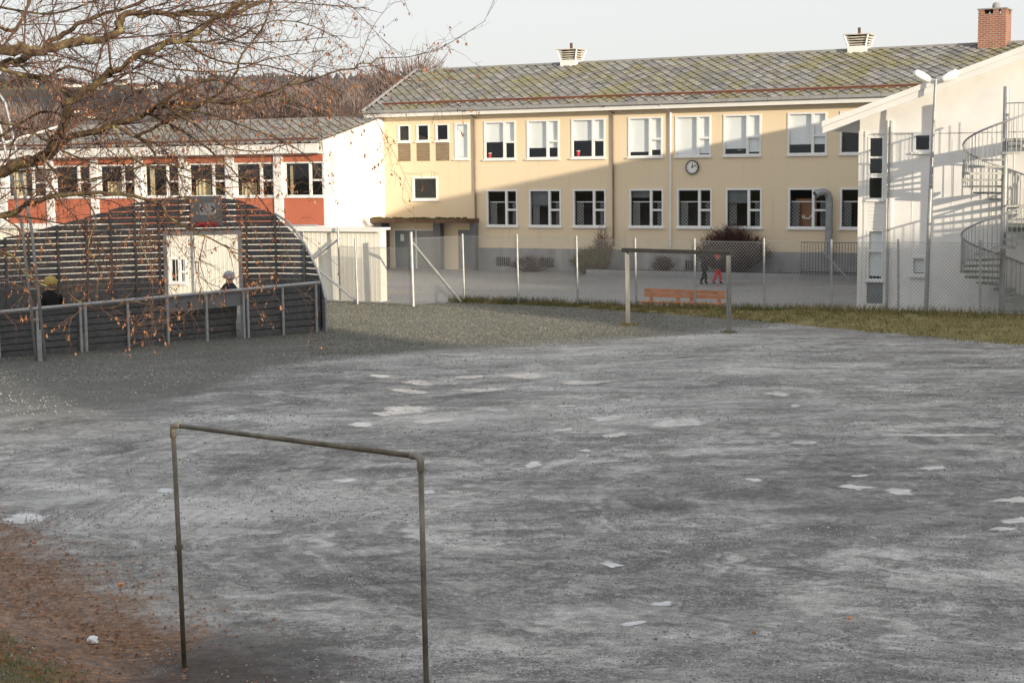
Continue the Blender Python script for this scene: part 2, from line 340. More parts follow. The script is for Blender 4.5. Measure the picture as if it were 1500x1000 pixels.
# ------------------------------------------------------------------ ground, field, yard, hills
def bank(x, y):
    y0 = 12.4 + max(0.0, -(x+2.4))*1.05
    t = max(0.0, y0-y)
    return min(2.75, t*.2) if y > -30 else 2.75
def steps(lo, hi, dense_lo, dense_hi, d):
    a = []; x = dense_lo
    while x <= dense_hi: a.append(x); x += d
    k = d; x = dense_hi
    while x < hi: k *= 1.5; x = min(hi, x+k); a.append(x)
    k = d; x = dense_lo
    while x > lo: k *= 1.5; x = max(lo, x-k); a.insert(0, x)
    return a
xs = steps(-5000, 5000, -16, 20, .5); ys = steps(-3000, 6000, -6, 60, .5)
g = MB(); g.smooth = True
for y in ys:
    for x in xs: g.v.append((x, y, bank(x, y) - (8.0 if y > 120 else 0)))
n = len(xs)
for j in range(len(ys)-1):
    for i in range(n-1): g.face((j*n+i, j*n+i+1, (j+1)*n+i+1, (j+1)*n+i))
g.build('ground', MT['field'], kind='structure')
yl = [(-7.2, 55.6), (-3.3, 53.5), (-1.6, 54.5), (7.84, 48.9), (11.5, 46.9), (30, 36.5), (45, 55), (20, 95), (-40, 110), (-40, 68), (-9, 62)]
MB().poly([(x, y, .004) for x, y in yl]).build('yard', MT['asphalt'], kind='structure')
EU = Vector((math.cos(R(28)), -math.sin(R(28)), 0)); EN = Vector((math.sin(R(28)), math.cos(R(28)), 0)); ROT = R(-28)
P0 = Vector((-.91, 72.21, 0))
def FP(u, d, z): return P0 + EU*u + EN*d + Vector((0, 0, z))
kb = MB()
kb.beam(FP(5.6, -1.6, .12), FP(21, -1.6, .12), .16, .24).build('kerb', MT['concrete'], kind='structure')
MB().quad(FP(5.6, -1.5, .18), FP(21, -1.5, .18), FP(21, .1, .18), FP(5.6, .1, .18)).build('planting_bed', simple('bed_soil', (.06, .05, .04), .95, 0, .4, 3, .4), kind='structure')
# painted marks on the yard
mk = MB()
for a, b in (((5.9, 57.5), (10.6, 55.0)), ((9.5, 58.8), (10.8, 58.2)), ((5.4, 61.2), (8.2, 59.7))):
    mk.beam((a[0], a[1], .008), (b[0], b[1], .008), .09, .002)
mk.build('yard_marking', simple('worn_white_marking', (.36, .36, .35), .8, 0, .25, 8), kind='structure')
# added unseen ridge behind the camera, its top edge shaped to shade field and pen
def blocker_skyline(q):
    def s(a, b, x): t = min(1, max(0, (x-a)/(b-a))); return t*t*(3-2*t)
    h = 13.3
    h += 6.5*s(10.9, 12.0, q) - 5.7*s(21.6, 22.6, q) + 2.3*s(28.7, 30.2, q)
    return h
hb = MB(); qs = [-140+10*i for i in range(14)] + [i*.4 for i in range(0, 131)] + [60+12*i for i in range(14)]
EL = Vector((.809, .588, 0)); ES = Vector((.588, -.809, 0))
prof = [(34, 0), (42, .25), (50, .62), (57, .93), (60, 1), (66, .97), (90, .7), (140, 0)]
for pd, fr_ in prof:
    for q in qs:
        b = EL*q + ES*pd; hb.v.append((b.x, b.y, 2.0*min(1, fr_*4) + (blocker_skyline(q)-2.0)*fr_ if fr_ > 0 else -.5))
nq = len(qs)
for j in range(len(prof)-1):
    for i in range(nq-1): hb.face((j*nq+i, j*nq+i+1, (j+1)*nq+i+1, (j+1)*nq+i))
hb.build('hill', MT['hill'], kind='structure')
# far hillsides
def farz(x, y):
    t = (y-150)/1700.0
    nz = noise.noise(Vector((x*.0022, y*.0022, 3.1)))
    base = -8 + 114*max(0, t)**.8
    return base + nz*16*min(1, t*2+.1) + 12*math.exp(-((x+900)/500)**2)*t
hg = MB(); hg.smooth = True
hx = [-1600+45*i for i in range(62)]; hy = [150+45*i for i in range(40)]
for y in hy:
    for x in hx: hg.v.append((x, y, farz(x, y)))
hg_n = len(hx)
for j in range(len(hy)-1):
    for i in range(hg_n-1): hg.face((j*hg_n+i, j*hg_n+i+1, (j+1)*hg_n+i+1, (j+1)*hg_n+i))
hg.build('hills', MT['hill'], kind='structure')
fwd = MB()
for i in range(3800):
    y = 190+1500*rnd.random()**1.1; x = (rnd.uniform(-.36, -.03))*y; z = farz(x, y)
    if noise.noise(Vector((x*.006, y*.006, 9))) < (-.12 if x > -.2*y else .12): continue
    h = rnd.uniform(5, 11); r_ = h*rnd.uniform(.22, .42); i0 = len(fwd.v)
    fwd.v += [(x+r_*math.cos(a)*rnd.uniform(.6, 1.2), y+r_*math.sin(a), z+h*rnd.uniform(.25, .5)) for a in (0, 1.26, 2.5, 3.8, 5.0)] + [(x, y, z+h), (x, y, z-1)]
    for j in range(5): fwd.face((i0+j, i0+(j+1) % 5, i0+5)); fwd.face((i0+(j+1) % 5, i0+j, i0+6))
fwd.build('far_wood', MT['farwood'], kind='stuff')['label'] = 'brown leafless wood covering the far hillside'

# ------------------------------------------------------------------ windows
def window(par, u0, u1, z0, z1, split=.64, hsplit=.45, blind=0, blind2=None, curtain=0, y=0.0, fwid=.075, sill=True, single=False):
    f = MB(); a = fwid; y0 = y-.03; y1 = y+.08
    f.box(u0, u0+a, y0, y1, z0, z1); f.box(u1-a, u1, y0, y1, z0, z1); f.box(u0+a, u1-a, y0, y1, z1-a, z1); f.box(u0+a, u1-a, y0, y1, z0, z0+a)
    panes = []
    if single: panes = [(u0+a, u1-a, z0+a, z1-a)]
    else:
        us = u0+(u1-u0)*split; zs = z0+(z1-z0)*hsplit; b = .055
        f.box(us-b, us+b, y0+.004, y1-.004, z0+a, z1-a); f.box(us+b, u1-a, y0+.006, y1-.006, zs-b*.8, zs+b*.8)
        panes = [(u0+a, us-b, z0+a, z1-a), (us+b, u1-a, z0+a, zs-b*.8), (us+b, u1-a, zs+b*.8, z1-a)]
    w_ = f.build('window', MT['frame'], par)
    for p in panes: MB().quad((p[0], y+.04, p[2]), (p[1], y+.04, p[2]), (p[1], y+.04, p[3]), (p[0], y+.04, p[3])).build('pane', MT['glass'], w_)
    if sill: B(u0-.04, u1+.04, y-.09, y+.02, z0-.06, z0-.003).build('sill', MT['frame'], w_)
    H = z1-z0-2*a
    if blind and single: B(u0+a, u1-a, y+.1, y+.11, z1-a-H*blind, z1-a).build('blind', MT['blind'], w_)
    elif blind:
        us = u0+(u1-u0)*split
        B(u0+a*.8, us-.02, y+.10, y+.11, z1-a-H*blind, z1-a).build('blind', MT['blind'], w_)
        bb = blind if blind2 is None else blind2
        if bb: B(us+.02, u1-a*.8, y+.10, y+.11, z1-a-H*bb, z1-a).build('blind', MT['blind'], w_)
    if curtain:
        for (c0, c1) in ((u0+a, u0+a+.34), (u1-a-.30, u1-a+.02)):
            cm = MB(); N = 16; zt = z1-a-H*.34
            for i in range(N+1):
                u = c0+(c1-c0)*i/N; yy = y+.22+.03*math.sin(i*1.6); taper = 1-.12*math.sin(i)
                cm.v += [(u, yy, z0+a), (u, yy, zt)]
            for i in range(N): cm.face((2*i, 2*i+2, 2*i+3, 2*i+1))
            cm.build('curtain', MT['plaid'], w_)
        B(u0+a, u1-a, y+.20, y+.23, z1-a-H*.34, z1-a-H*.31).build('curtain_rail', MT['frame'], w_)
    return w_

# slates over a roof plane: origin o, u axis eu, slope axis es (up), normal en
def slates(par, u0, u1, s_len, o, eu, es, en, mat, du, single_from, nsingle, edge=None, seed=1):
    rr = random.Random(seed); a = du/2; b = a*1.02
    m = MB(); m.v = [(-a*.95, 0, .03), (0, -b*.95, .060), (a*.95, 0, .03), (0, b*.95, .004), (-a*.95, 0, 0), (0, -b*.95, .002), (a*.95, 0, 0)]
    m.f = [(0, 1, 2, 3), (0, 4, 5, 1), (1, 5, 6, 2)]; m.mi = [0]*3
    me = m.mesh('slate', mat)
    spots = []
    rows = int(s_len/b)
    for r_ in range(rows):
        s = b*.6+r_*b
        if s > s_len-b*.35: break
        u = u0+(a if r_ % 2 else 2*a)
        while u < u1-a*.5:
            if edge is None or edge(u, s): spots.append((u, s))
            u += du
    spots.sort(key=lambda t: -t[0]*1.0 + single_from*t[1])
    big = MB(); Mx = Matrix((eu, es, en)).transposed()
    for k, (u, s) in enumerate(spots):
        P = o + eu*u + es*s; rz = rr.gauss(0, .028); dz = rr.uniform(0, .012)
        if k < nsingle:
            ob = inst('slate', me, par); ob.matrix_local = Matrix.Translation(P+en*dz) @ (Mx @ Matrix.Rotation(rz, 3, 'Z')).to_4x4()
        else:
            i0 = len(big.v)
            for q in m.v: big.v.append(tuple(P + eu*q[0] + es*q[1] + en*(q[2]+dz)))
            for f_ in m.f: big.face([i0+x for x in f_])
    big.build('slate_field', mat, par, kind='stuff')

# ------------------------------------------------------------------ yellow school building
yb = empty('school_building', P0, ROT, 'long two-storey yellow school building with mossy slate roof and white windows', 'building')
UP = [(-.3, 1.34), (1.9, 3.53), (4.13, 5.78), (6.87, 8.49), (9.07, 10.7), (11.26, 12.93), (14.07, 15.74), (16.28, 17.9)]
LO = [(-.21, 1.4), (1.98, 3.6), (4.19, 5.8), (6.92, 8.53), (9.16, 10.76), (11.37, 12.98), (14.12, 15.8), (16.32, 17.95)]
ZU = (5.06, 6.79); ZL = (2.03, 3.69)
SM = [(-4.93, -4.25), (-3.91, -3.2), (-2.87, -2.15)]
holes = [(a, b)+ZU for a, b in UP] + [(a, b)+ZL for a, b in LO] + [(a, b, 5.95, 6.75) for a, b in SM] + [(-1.85, -1.08, 5.1, 6.77), (-4.18, -2.79, 3.23, 4.32)]
holes += [(-5.26, -2.95, .02, 1.86), (-1.75, -1.0, .02, 1.84)]
U0, U1 = -5.95, 30.0
MB().wall(U0, U1, 0, 7.42, holes).quad((U0, 9, 0), (U0, 0, 0), (U0, 0, 7.42), (U0, 9, 7.42)).quad((U1, 0, 0), (U1, 9, 0), (U1, 9, 7.42), (U1, 0, 7.42)).quad((U1, 9, 0), (U0, 9, 0), (U0, 9, 7.42), (U1, 9, 7.42)).poly([(U0, 0, 7.42), (U0, 4.3, 9.42), (U0, 9, 7.42)][::-1]).build('wall', MT['yellow'], yb)
it = MB()
it.quad((U0+.02, 4.0, 0), (U1, 4.0, 0), (U1, 4.0, 7.3), (U0+.02, 4.0, 7.3))
for z_ in (.02, 4.45, 7.3): it.quad((U0+.02, .13, z_), (U1, .13, z_), (U1, 4, z_), (U0+.02, 4, z_))
for u_ in (-5.5, -.7, 6.3, 13.5, 18.5): it.quad((u_, .13, 0), (u_, 4, 0), (u_, 4, 7.3), (u_, .13, 7.3))
it.build('interior', MT['interior'], yb)
bl = [.55, .74, .56, .9, 1.0, .86, .78, .25]
for (a, b), f_, in zip(UP, bl): window(yb, a, b, ZU[0], ZU[1], blind=f_, blind2=[None, None, .55, .85, .97, .95, None, .2][UP.index((a, b))])
for i, (a, b) in enumerate(LO): window(yb, a, b, ZL[0], ZL[1], curtain=1)
gb1 = simple('grey_roller_blind', (.16, .17, .18), .85)
for i_, fr_ in ((1, .42), (5, .36), (3, .2)):
    a, b = LO[i_]; B(a+.08, a+(b-a)*.62, .14, .15, ZL[1]-.08-1.5*fr_, ZL[1]-.08).build('grey_blind', gb1, yb)
B(14.3, 15.2, .45, .48, 2.1, 3.25).build('notice_board', simple('orange_brown_board', (.34, .17, .09), .8, 0, .15, 1.5), yb)
q = MB()
for (x0_, z0_), (x1_, z1_) in (((14.6, 2.45), (14.9, 2.42)), ((14.62, 2.47), (14.58, 2.56)), ((14.7, 2.46), (14.68, 2.57)), ((14.88, 2.42), (15.1, 2.66))): q.beam((x0_, .4, z0_), (x1_, .4, z1_), .05, .01, (0, 1, 0))
q.build('paper_cutout', MT['white'], yb)
for a, b in SM:
    window(yb, a, b, 5.95, 6.75, single=True, fwid=.07)
    B(a, b, -.012, .02, 5.04, 5.86).build('brick_panel', MT['brickpanel'], yb)
window(yb, -1.85, -1.08, 5.1, 6.77, single=True, blind=.99, fwid=.09); window(yb, -4.18, -2.79, 3.23, 4.32, single=True, fwid=.09)
pl = MB().wall(-.62, U1, -.05, 1.04, [(a, b, .2, .62) for a, b in ((.26, 1.02), (2.5, 3.23), (4.6, 5.28), (9.52, 10.12))], y=-.03, rev=.1)
pl.quad((-.62, -.03, 1.04), (U1, -.03, 1.04), (U1, 0, 1.04), (-.62, 0, 1.04)).build('plinth', MT['plinth'], yb)
for a, b in ((.26, 1.02), (2.5, 3.23), (4.6, 5.28), (9.52, 10.12)):
    m = MB(); m.box(a, b, -.005, 0.01, .2, .62).build('cellar_window', MT['dark'], yb)
    gr = MB()
    for i in range(7): gr.box(a+(b-a)*(i+.5)/7-.008, a+(b-a)*(i+.5)/7+.008, -.03, -.014, .2, .62)
    gr.build('cellar_grille', MT['galv'], yb)
# entrance
B(-6.7, -.62, -1.35, 0, 2.2, 2.38).build('canopy', MT['brownwood'], yb)
mo = MB()
for i in range(150):
    u = rnd.uniform(-6.68, -.66); yv = rnd.uniform(-1.36, -1.0); s = rnd.uniform(.03, .1); mo.box(u-s, u+s, yv-.04, yv+.05, 2.37, 2.38+s*rnd.uniform(.4, 1))
mo.build('canopy_moss', MT['moss'], yb, kind='stuff')
for a, b in ((-5.95, -5.5), (-2.88, -2.5), (-.92, -.66)): B(a, b, -.35, -.01, 0, 2.2).build('pillar', MT['greypanel'], yb)
d_ = MB()
for a, b in ((-5.26, -5.2), (-4.06, -3.98), (-3.01, -2.95)): d_.box(a, b, -.02, .06, .02, 1.86)
d_.box(-5.2, -3.01, -.018, .058, 1.8, 1.86)
dd = d_.build('door', MT['frame'], yb)
B(-5.2, -4.06, .01, .04, .02, 1.8).build('door_leaf', MT['door'], dd); B(-3.98, -3.01, .01, .04, .02, 1.8).build('door_leaf', MT['door'], dd)
B(-4.9, -4.7, -.004, .008, 1.3, 1.62).build('notice', MT['paper'], dd)
B(-4.3, -4.15, -.05, .0, 1.95, 2.02).build('entrance_lamp', MT['lampwhite'], yb)
B(-1.75, -1.0, .03, .06, .02, 1.84).build('side_door', MT['door'], yb)
for u_, c_, h_, lab_ in ((-.05, (.5, .04, .04), .22, 'red and white box on the sill of the leftmost large upper window'), (4.42, (.5, .03, .03), .25, 'red pot on the sill of the third large upper window'), (11.95, (.03, .03, .03), .16, 'dark box on the sill of the upper window right of the clock')):
    og = empty('window_ornament', FP(u_, .085, ZU[0]+.08), ROT, lab_, 'ornament'); mo_ = simple('ornament_paint', c_, .5)
    q = MB().lathe([(.05, 0), (.075, h_*.5), (.08, h_), (.0, h_)], 10); q.build('pot', mo_, og)
    q = MB().lathe([(.082, h_*.9), (.09, h_), (.082, h_*1.02)], 10); q.build('pot_rim', MT['white'], og)
# eaves, gutter, pipes
B(U0-.5, U1, -.56, -.50, 7.1, 7.32).build('fascia', MT['white'], yb)
B(U0-.5, U1, -.50, .02, 7.12, 7.15).build('soffit', MT['white'], yb)
for i in range(62):
    a = U0-.5+i*.585; B(a, a+.57, -.72, -.57, 7.30, 7.42).build('gutter_segment', MT['concrete'], yb)
for u_, mt_ in ((-.76, 'brownmetal'), (6.18, 'brownmetal'), (8.88, 'white')):
    MB().tube([(u_-.25, -.62, 7.3), (u_-.1, -.3, 7.12), (u_, -.07, 7.0), (u_, -.07, 1.2)], .045, 8).build('downpipe', MT[mt_], yb)
OE = Vector((0, -.62, 7.36)); run, rise = 4.95, 2.2; sl = math.hypot(run, rise)
es = Vector((0, run/sl, rise/sl)); en = Vector((0, -rise/sl, run/sl)); eu = Vector((1, 0, 0))
ra, rb_ = U0-.55, 30.0
MB().quad((ra, -.62, 7.33), (rb_, -.62, 7.33), (rb_, 4.33, 9.53), (ra, 4.33, 9.53)).quad((ra, 4.33, 9.53), (rb_, 4.33, 9.53), (rb_, 9.6, 7.2), (ra, 9.6, 7.2)).build('roof', MT['underroof'], yb)
slates(yb, ra, rb_, sl, OE, eu, es, en, MT['slate'], .46, .9, 300)
MB().beam((ra, -.62, 7.42), (ra, 4.33, 9.62), .1, .1).build('verge_trim', MT['concrete'], yb)
for i in range(15): B(ra+i*2.4, ra+i*2.4+2.38, 4.2, 4.46, 9.54, 9.62).build('ridge_tile', MT['concrete'], yb)
sg = MB(); P = OE+es*.75+en*.12; sg.tube([P+eu*(ra+.7), P+eu*rb_], .03, 6); P2 = OE+es*.75+en*.05; sg.box(ra+.7, rb_, P2.y-.01, P2.y+.01, P2.z-.03, P2.z+.05)
sg.build('snow_guard', MT['rust'], yb)
# roof vents and chimney
for uc in (2.06, 15.82):
    v_ = MB(); h0 = 9.25
    v_.box(uc-.40, uc+.40, 3.93, 4.73, h0, 9.70); rv = v_.build('roof_vent', MT['white'], yb)
    for i in range(4):
        e = .38+.035*i; z_ = 9.74+i*.10; B(uc-e, uc+e, 4.33-e, 4.33+e, z_, z_+.05).build('louvre', MT['ventwood'], rv)
    B(uc-.33, uc+.33, 4.0, 4.66, 9.70, 10.16).build('vent_core', MT['dark'], rv)
    for sx_ in (-1, 1):
        for sy_ in (-1, 1): MB().beam((uc+sx_*.385, 4.33+sy_*.385, 9.70), (uc+sx_*.52, 4.33+sy_*.52, 10.17), .06, .06).build('corner_post', MT['white'], rv)
    B(uc-.56, uc+.56, 3.77, 4.89, 10.16, 10.20).build('vent_cap', MT['ventwood'], rv); B(uc-.05, uc+.05, 4.28, 4.38, 10.22, 10.5).build('mast', MT['brownwood'], rv)
cu = 21.5
ch = MB().box(cu-.56, cu+.56, 3.75, 4.87, 9.2, 10.72)
for i in range(4):
    for j in range(4):
        if i in (0, 3) or j in (0, 3):
            if (i+j) % 2 == 0 or (i in (0, 3) and j in (0, 3)): ch.box(cu-.56+i*.30, cu-.56+i*.30+.22, 3.75+j*.30, 3.75+j*.30+.22, 10.72, 10.9)
cho = ch.build('chimney', MT['brick'], yb)
B(cu-.6, cu+.6, 3.71, 4.91, 10.9, 10.95).build('chimney_cap', MT['concrete'], cho)
q = MB().lathe([(.0, .28), (.13, .24), (.17, .12), (.14, 0)], 12, (cu+.05, 4.3, 10.95)); q.smooth = True; q.build('cowl', MT['concrete'], cho)
# duct with elbow
q = MB().tube([(15.95, -.28, .9), (15.95, -.28, 3.25), (15.9, -.34, 3.45), (15.78, -.46, 3.55), (15.6, -.62, 3.5), (15.5, -.72, 3.42)], .15, 14, False); q.smooth = True; q.build('air_duct', MT['galv'], yb)
# clock on the wall
ck = empty('wall_clock', FP(9.88, -.03, 4.6), ROT, 'round white wall clock with black rim on the yellow wall', 'clock')
q = MB().lathe([(.0, 0), (.27, 0), (.30, .02), (.30, .07), (.26, .07)], 28); q.build('rim', MT['black'], ck, rot=(R(90), 0, 0))
q = MB().lathe([(.262, .055), (0, .055)], 28); q.build('face', MT['white'], ck, rot=(R(90), 0, 0))
for a_, L_, w_ in ((10, .15, .035), (68, .21, .028)):
    a_ = R(a_); MB().beam((-.04*math.sin(a_), -.064, -.04*math.cos(a_)), (L_*math.sin(a_), -.064, L_*math.cos(a_)), w_, .006, (0, 1, 0)).build('hand', MT['black'], ck)
for i in range(12):
    a_ = R(30*i); MB().beam((.19*math.sin(a_), -.06, .19*math.cos(a_)), (.24*math.sin(a_), -.06, .24*math.cos(a_)), .022, .004, (0, 1, 0)).build('hour_mark', MT['black'], ck)

# ------------------------------------------------------------------ red and white wing on the left
LB = FP(0, -5.0, 0)
lb = empty('classroom_wing', LB, ROT, 'low wing with red panels between white posts and a bright white gable', 'building')
cols_ = [-25.3, -22.1, -19.2, -16.4, -13.7, -10.95, -8.2, -5.75]; a0, a1 = -25.5, -5.72
hl = []
for c0, c1 in zip(cols_, cols_[1:]): hl.append((c0+.30, c1-.02 if c1 == cols_[-1] else c1-.28, 3.5, 5.03))
MB().wall(a0, a1, 0, 5.9, hl, rev=.15).quad((a1, 0, 0), (a1, 5.0, 0), (a1, 5.0, 5.9), (a1, 0, 5.9)).poly([(a1, -.45, 5.9), (a1, 5.02, 5.9), (a1, 5.02, 7.16)]).build('wall', MT['white'], lb)
MB().quad((a0, 3.5, 0), (a1-.05, 3.5, 0), (a1-.05, 3.5, 5.9), (a0, 3.5, 5.9)).quad((a0, .16, 3.0), (a1-.05, .16, 3.0), (a1-.05, 3.5, 3.0), (a0, 3.5, 3.0)).quad((a0, .16, 5.6), (a1-.05, .16, 5.6), (a1-.05, 3.5, 5.6), (a0, 3.5, 5.6)).build('interior', MT['interior'], lb)
for i, (a, b, z0, z1) in enumerate(hl):
    window(lb, a, b, z0, z1, split=.66, hsplit=.47, y=.04, sill=False, fwid=.06)
    B(a-.03, b, -.02, .02, 5.05, 5.36).build('red_panel', MT['red'], lb); B(a-.03, b, -.02, .02, 2.2, 3.42).build('red_panel', MT['red'], lb)
    B(a-.05, b+.02, -.08, .03, 3.425, 3.495).build('sill', MT['frame'], lb)
crm = simple('cream_curtain', (.55, .46, .30), .9, 0, .2, 3)
for i_, (f0, f1, t0) in enumerate(((.05, .4, 1.0), (.5, .62, 1.0), (.1, .55, .5), (.04, .2, 1.0), (.08, .5, .55), (.05, .45, .42), (.05, .12, 1.0))):
    a, b, z0, z1 = hl[i_]; cm = MB()
    for j in range(15):
        u = a+(b-a)*(f0+(f1-f0)*j/14); yy = .32+.035*math.sin(j*1.7); cm.v += [(u, yy, z0+.05), (u, yy, z0+(z1-z0)*t0-.03)]
    for j in range(14): cm.face((2*j, 2*j+2, 2*j+3, 2*j+1))
    cm.build('curtain', crm, lb)
for c_ in cols_[:-1]: B(c_-.22, c_+.22, -.10, -.001, 0, 5.38).build('post', MT['white'], lb)
B(a0-.3, a1+.02, -.5, -.42, 5.42, 5.85).build('fascia', MT['white'], lb); B(a0-.3, a1+.02, -.42, -.0, 5.40, 5.43).build('soffit', MT['white'], lb)
run, rise = 5.55, 1.28; sl2 = math.hypot(run, rise); es2 = Vector((0, run/sl2, rise/sl2)); en2 = Vector((0, -rise/sl2, run/sl2))
MB().quad((a0-.5, -.55, 5.86), (a1+.06, -.55, 5.86), (a1+.06, 5.0, 7.14), (a0-.5, 5.0, 7.14)).quad((a0-.5, 5.0, 7.14), (U0-.02, 5.0, 7.14), (U0-.02, 10.5, 5.9), (a0-.5, 10.5, 5.9)).build('roof', MT['underroof'], lb)
slates(lb, a0-.45, a1+.06, sl2, Vector((0, -.55, 5.88)), eu, es2, en2, MT['slate2'], .5, .5, 200, seed=3)
MB().tube([(a0, -.15, 6.08), (a1-.1, -.15, 6.08)], .04, 6).build('snow_guard', MT['rust'], lb)
MB().beam((a0-.5, -.55, 5.94), (a0-.5, 5.0, 7.22), .12, .1).build('verge_trim', MT['white'], lb)
B(a0-.5, U0-.05, 4.92, 5.08, 7.14, 7.22).build('ridge_trim', MT['concrete'], lb)
MB().tube([(a1+.12, .5, 5.5), (a1+.12, .5, 4.6), (a1+.12, .5, 3.6)], .02, 6).build('cable', MT['galv'], lb)

# ------------------------------------------------------------------ cream shed
S0 = Vector((-4.56, 54.73, 0)); sh = empty('storage_shed', S0, ROT, 'long low cream clad shed with ribbed walls behind the slatted pen', 'shed')
st_ = MB().wall(-21, 0, 0, 2.5, [(-9.45, -8.6, .45, 1.4)], rev=.08).quad((0, 0, 0), (0, .4, 0), (0, .4, 2.5), (0, 0, 2.5))
st_.build('wall', MT['cream'], sh); u_ = -20.9
rbm = B(-.012, .012, -.008, .0, .03, 2.49).mesh('rib', MT['cream'])
while u_ < -.02: inst('rib', rbm, sh, (u_, 0, 0)); u_ += .19
B(-21.1, .12, -.12, .5, 2.5, 2.58).build('roof', MT['white'], sh); B(-21.1, .14, -.16, -.121, 2.44, 2.6).build('fascia', MT['white'], sh)
window(sh, -9.45, -8.6, .45, 1.4, split=.6, fwid=.07); MB().quad((-9.6, .38, .3), (-8.45, .38, .3), (-8.45, .38, 1.6), (-9.6, .38, 1.6)).build('interior', MT['interior'], sh)
for u_ in (-8.2, -3.2): MB().tube([(u_, -.06, 0), (u_, -.06, 2.44)], .035, 6).build('downpipe', MT['galv'], sh)
rl = MB()
rl.tube([(-6.5, .3, 2.62), (-4.6, .3, 2.66), (-4.5, .35, 2.62), (-2.9, .4, 2.64)], .03, 5).build('roof_pipe', MT['galv'], sh)

# ------------------------------------------------------------------ white gable building with spiral stair
W0 = Vector((10.86, 49.12, 0)); wb = empty('white_building', W0, ROT, 'white clad building with a sloping gable roof at the right edge', 'building')
UR = 6.5; ZR = 8.38; ZE = 5.62; sl_ = .34
def zr(u): return ZE + sl_*(u+.99) if u <= UR else ZE + sl_*(UR+.99) - sl_*(u-UR)
wh = [(.27, .77, 4.24, 5.42), (.27, .77, 3.48, 4.2), (.28, .79, .98, 2.55), (.28, .79, .25, .95), (1.66, 2.22, 4.92, 5.49), (1.66, 2.12, 1.15, 1.75)]
m = MB().wall(0, 14, 0, 5.45, wh, rev=.1); pts = [(0, 0, 5.45), (14, 0, 5.45), (14, 0, zr(14)), (UR, 0, zr(UR)), (0, 0, zr(0))]; m.poly(pts)
m.quad((0, 17, 0), (0, 0, 0), (0, 0, 5.9), (0, 17, 5.9)); m.quad((14, 0, 0), (14, 17, 0), (14, 17, 5.6), (14, 0, 5.6)); m.build('wall', MT['whitewood'], wb)
MB().quad((.02, 2.5, 0), (13, 2.5, 0), (13, 2.5, 5.4), (.02, 2.5, 5.4)).quad((1.3, .1, 0), (1.3, 2.5, 0), (1.3, 2.5, 5.4), (1.3, .1, 5.4)).build('interior', MT['interior'], wb)
for h in wh:
    if h[2] == .25: B(h[0], h[1], .02, .05, h[2], h[3]).build('door_panel', MT['door'], wb)
    else:
        ww = window(wb, *h, single=True, fwid=.05 if h[1] < 1 else .07, blind=.95 if h[2] in (.98, 1.15) else 0, sill=h[2] not in (4.24,))
        if h[2] == .98: B(h[0], h[1], -.02, .06, 1.86, 1.93).build('mullion', MT['frame'], ww)
        if h[2] == 4.24: B(h[0], h[1], -.02, .06, 4.75, 4.81).build('mullion', MT['frame'], ww)
for a, b in ((-.02, .1), (.17, .235), (.82, .88), (.98, 1.05)): B(a, b, -.035, -.001, .02, 5.6 if a < .5 else 5.9).build('corner_trim', MT['white'], wb)
bd = B(.24, .815, -.02, -.001, 0, .1).mesh('board', MT['white'])
for i in range(8): inst('board', bd, wb, (0, 0, 2.58+i*.11))
pm = B(-.006, .006, -.010, -.001, .05, 5.3).mesh('cladding_joint', MT['white'])
for i in range(1, 13): inst('cladding_joint', pm, wb, (1.05+i*.6, 0, 0))
MB().tube([(.95, -.1, 5.7), (.95, -.1, .1)], .035, 8).build('downpipe', MT['galv'], wb)
B(.02, 14, -.012, -.001, -.02, .07).build('base_strip', MT['concrete'], wb)
# roof slab with bargeboards
OV = -.62
for (ua, ub) in ((-1.0, UR), (14.6, UR)):
    za, zb = zr(ua), zr(ub)
    MB().prism([(ua, OV+.05, za+.22), (ub, OV+.05, zb+.22), (ub, OV+.05, zb+.30), (ua, OV+.05, za+.30)], (0, 17.6, 0)).build('roof', MT['underroof'], wb)
    MB().prism([(ua, OV+.06, za+.0), (ub, OV+.06, zb+.0), (ub, OV+.06, zb+.215), (ua, OV+.06, za+.215)], (0, 17.2 if ua < 0 else 17.2, 0)).build('soffit', MT['white'], wb)
    MB().prism([(ua, OV, za-.08), (ub, OV, zb-.08), (ub, OV, zb+.12), (ua, OV, za+.12)], (0, .055, 0)).build('bargeboard', MT['white'], wb)
    MB().prism([(ua-.02, OV-.03, za+.12), (ub, OV-.03, zb+.12), (ub, OV-.03, zb+.29), (ua-.02, OV-.03, za+.29)], (0, .085, 0)).build('bargeboard', MT['white'], wb)
# spiral stair
SC = W0 + EU*4.62 - EN*1.23; RS = 1.2
sp = empty('spiral_staircase', SC, ROT, 'grey steel spiral staircase with thin balusters against the white wall', 'staircase')
MB().tube([(0, 0, 0), (0, 0, 6.75)], .085, 12).build('column', MT['galv'], sp)
def zth(t): return 1.38 + 2.61*(t-180)/360.0
NTR = 28; ths = [-8+i*(705+8)/(NTR-1) for i in range(NTR)]; dth = R(30)
tm = MB(); N = 4; v0 = []
for zz in (0, .06):
    for i in range(N+1):
        t = -dth/2+dth*i/N; tm.v.append((RS*math.cos(t), RS*math.sin(t), zz))
    tm.v.append((.08, .03, zz)); tm.v.append((.08, -.03, zz))
K = N+3; tm.face(list(range(K))[::-1]); tm.face(list(range(K, 2*K)))
for i in range(K): tm.face((i, (i+1) % K, K+(i+1) % K, K+i))
tme = tm.mesh('tread', MT['grating'])
for t in ths: inst('tread', tme, sp, (0, 0, zth(t)), (0, 0, R(t)))
bm_ = MB().tube([(RS-.03, 0, 0), (RS-.03, 0, 1.0)], .012, 5).mesh('baluster', MT['galv'])
for t in ths:
    for k_ in (-.375, -.125, .125, .375): inst('baluster', bm_, sp, (0, 0, zth(t+k_*26)), (0, 0, R(t+k_*26)))
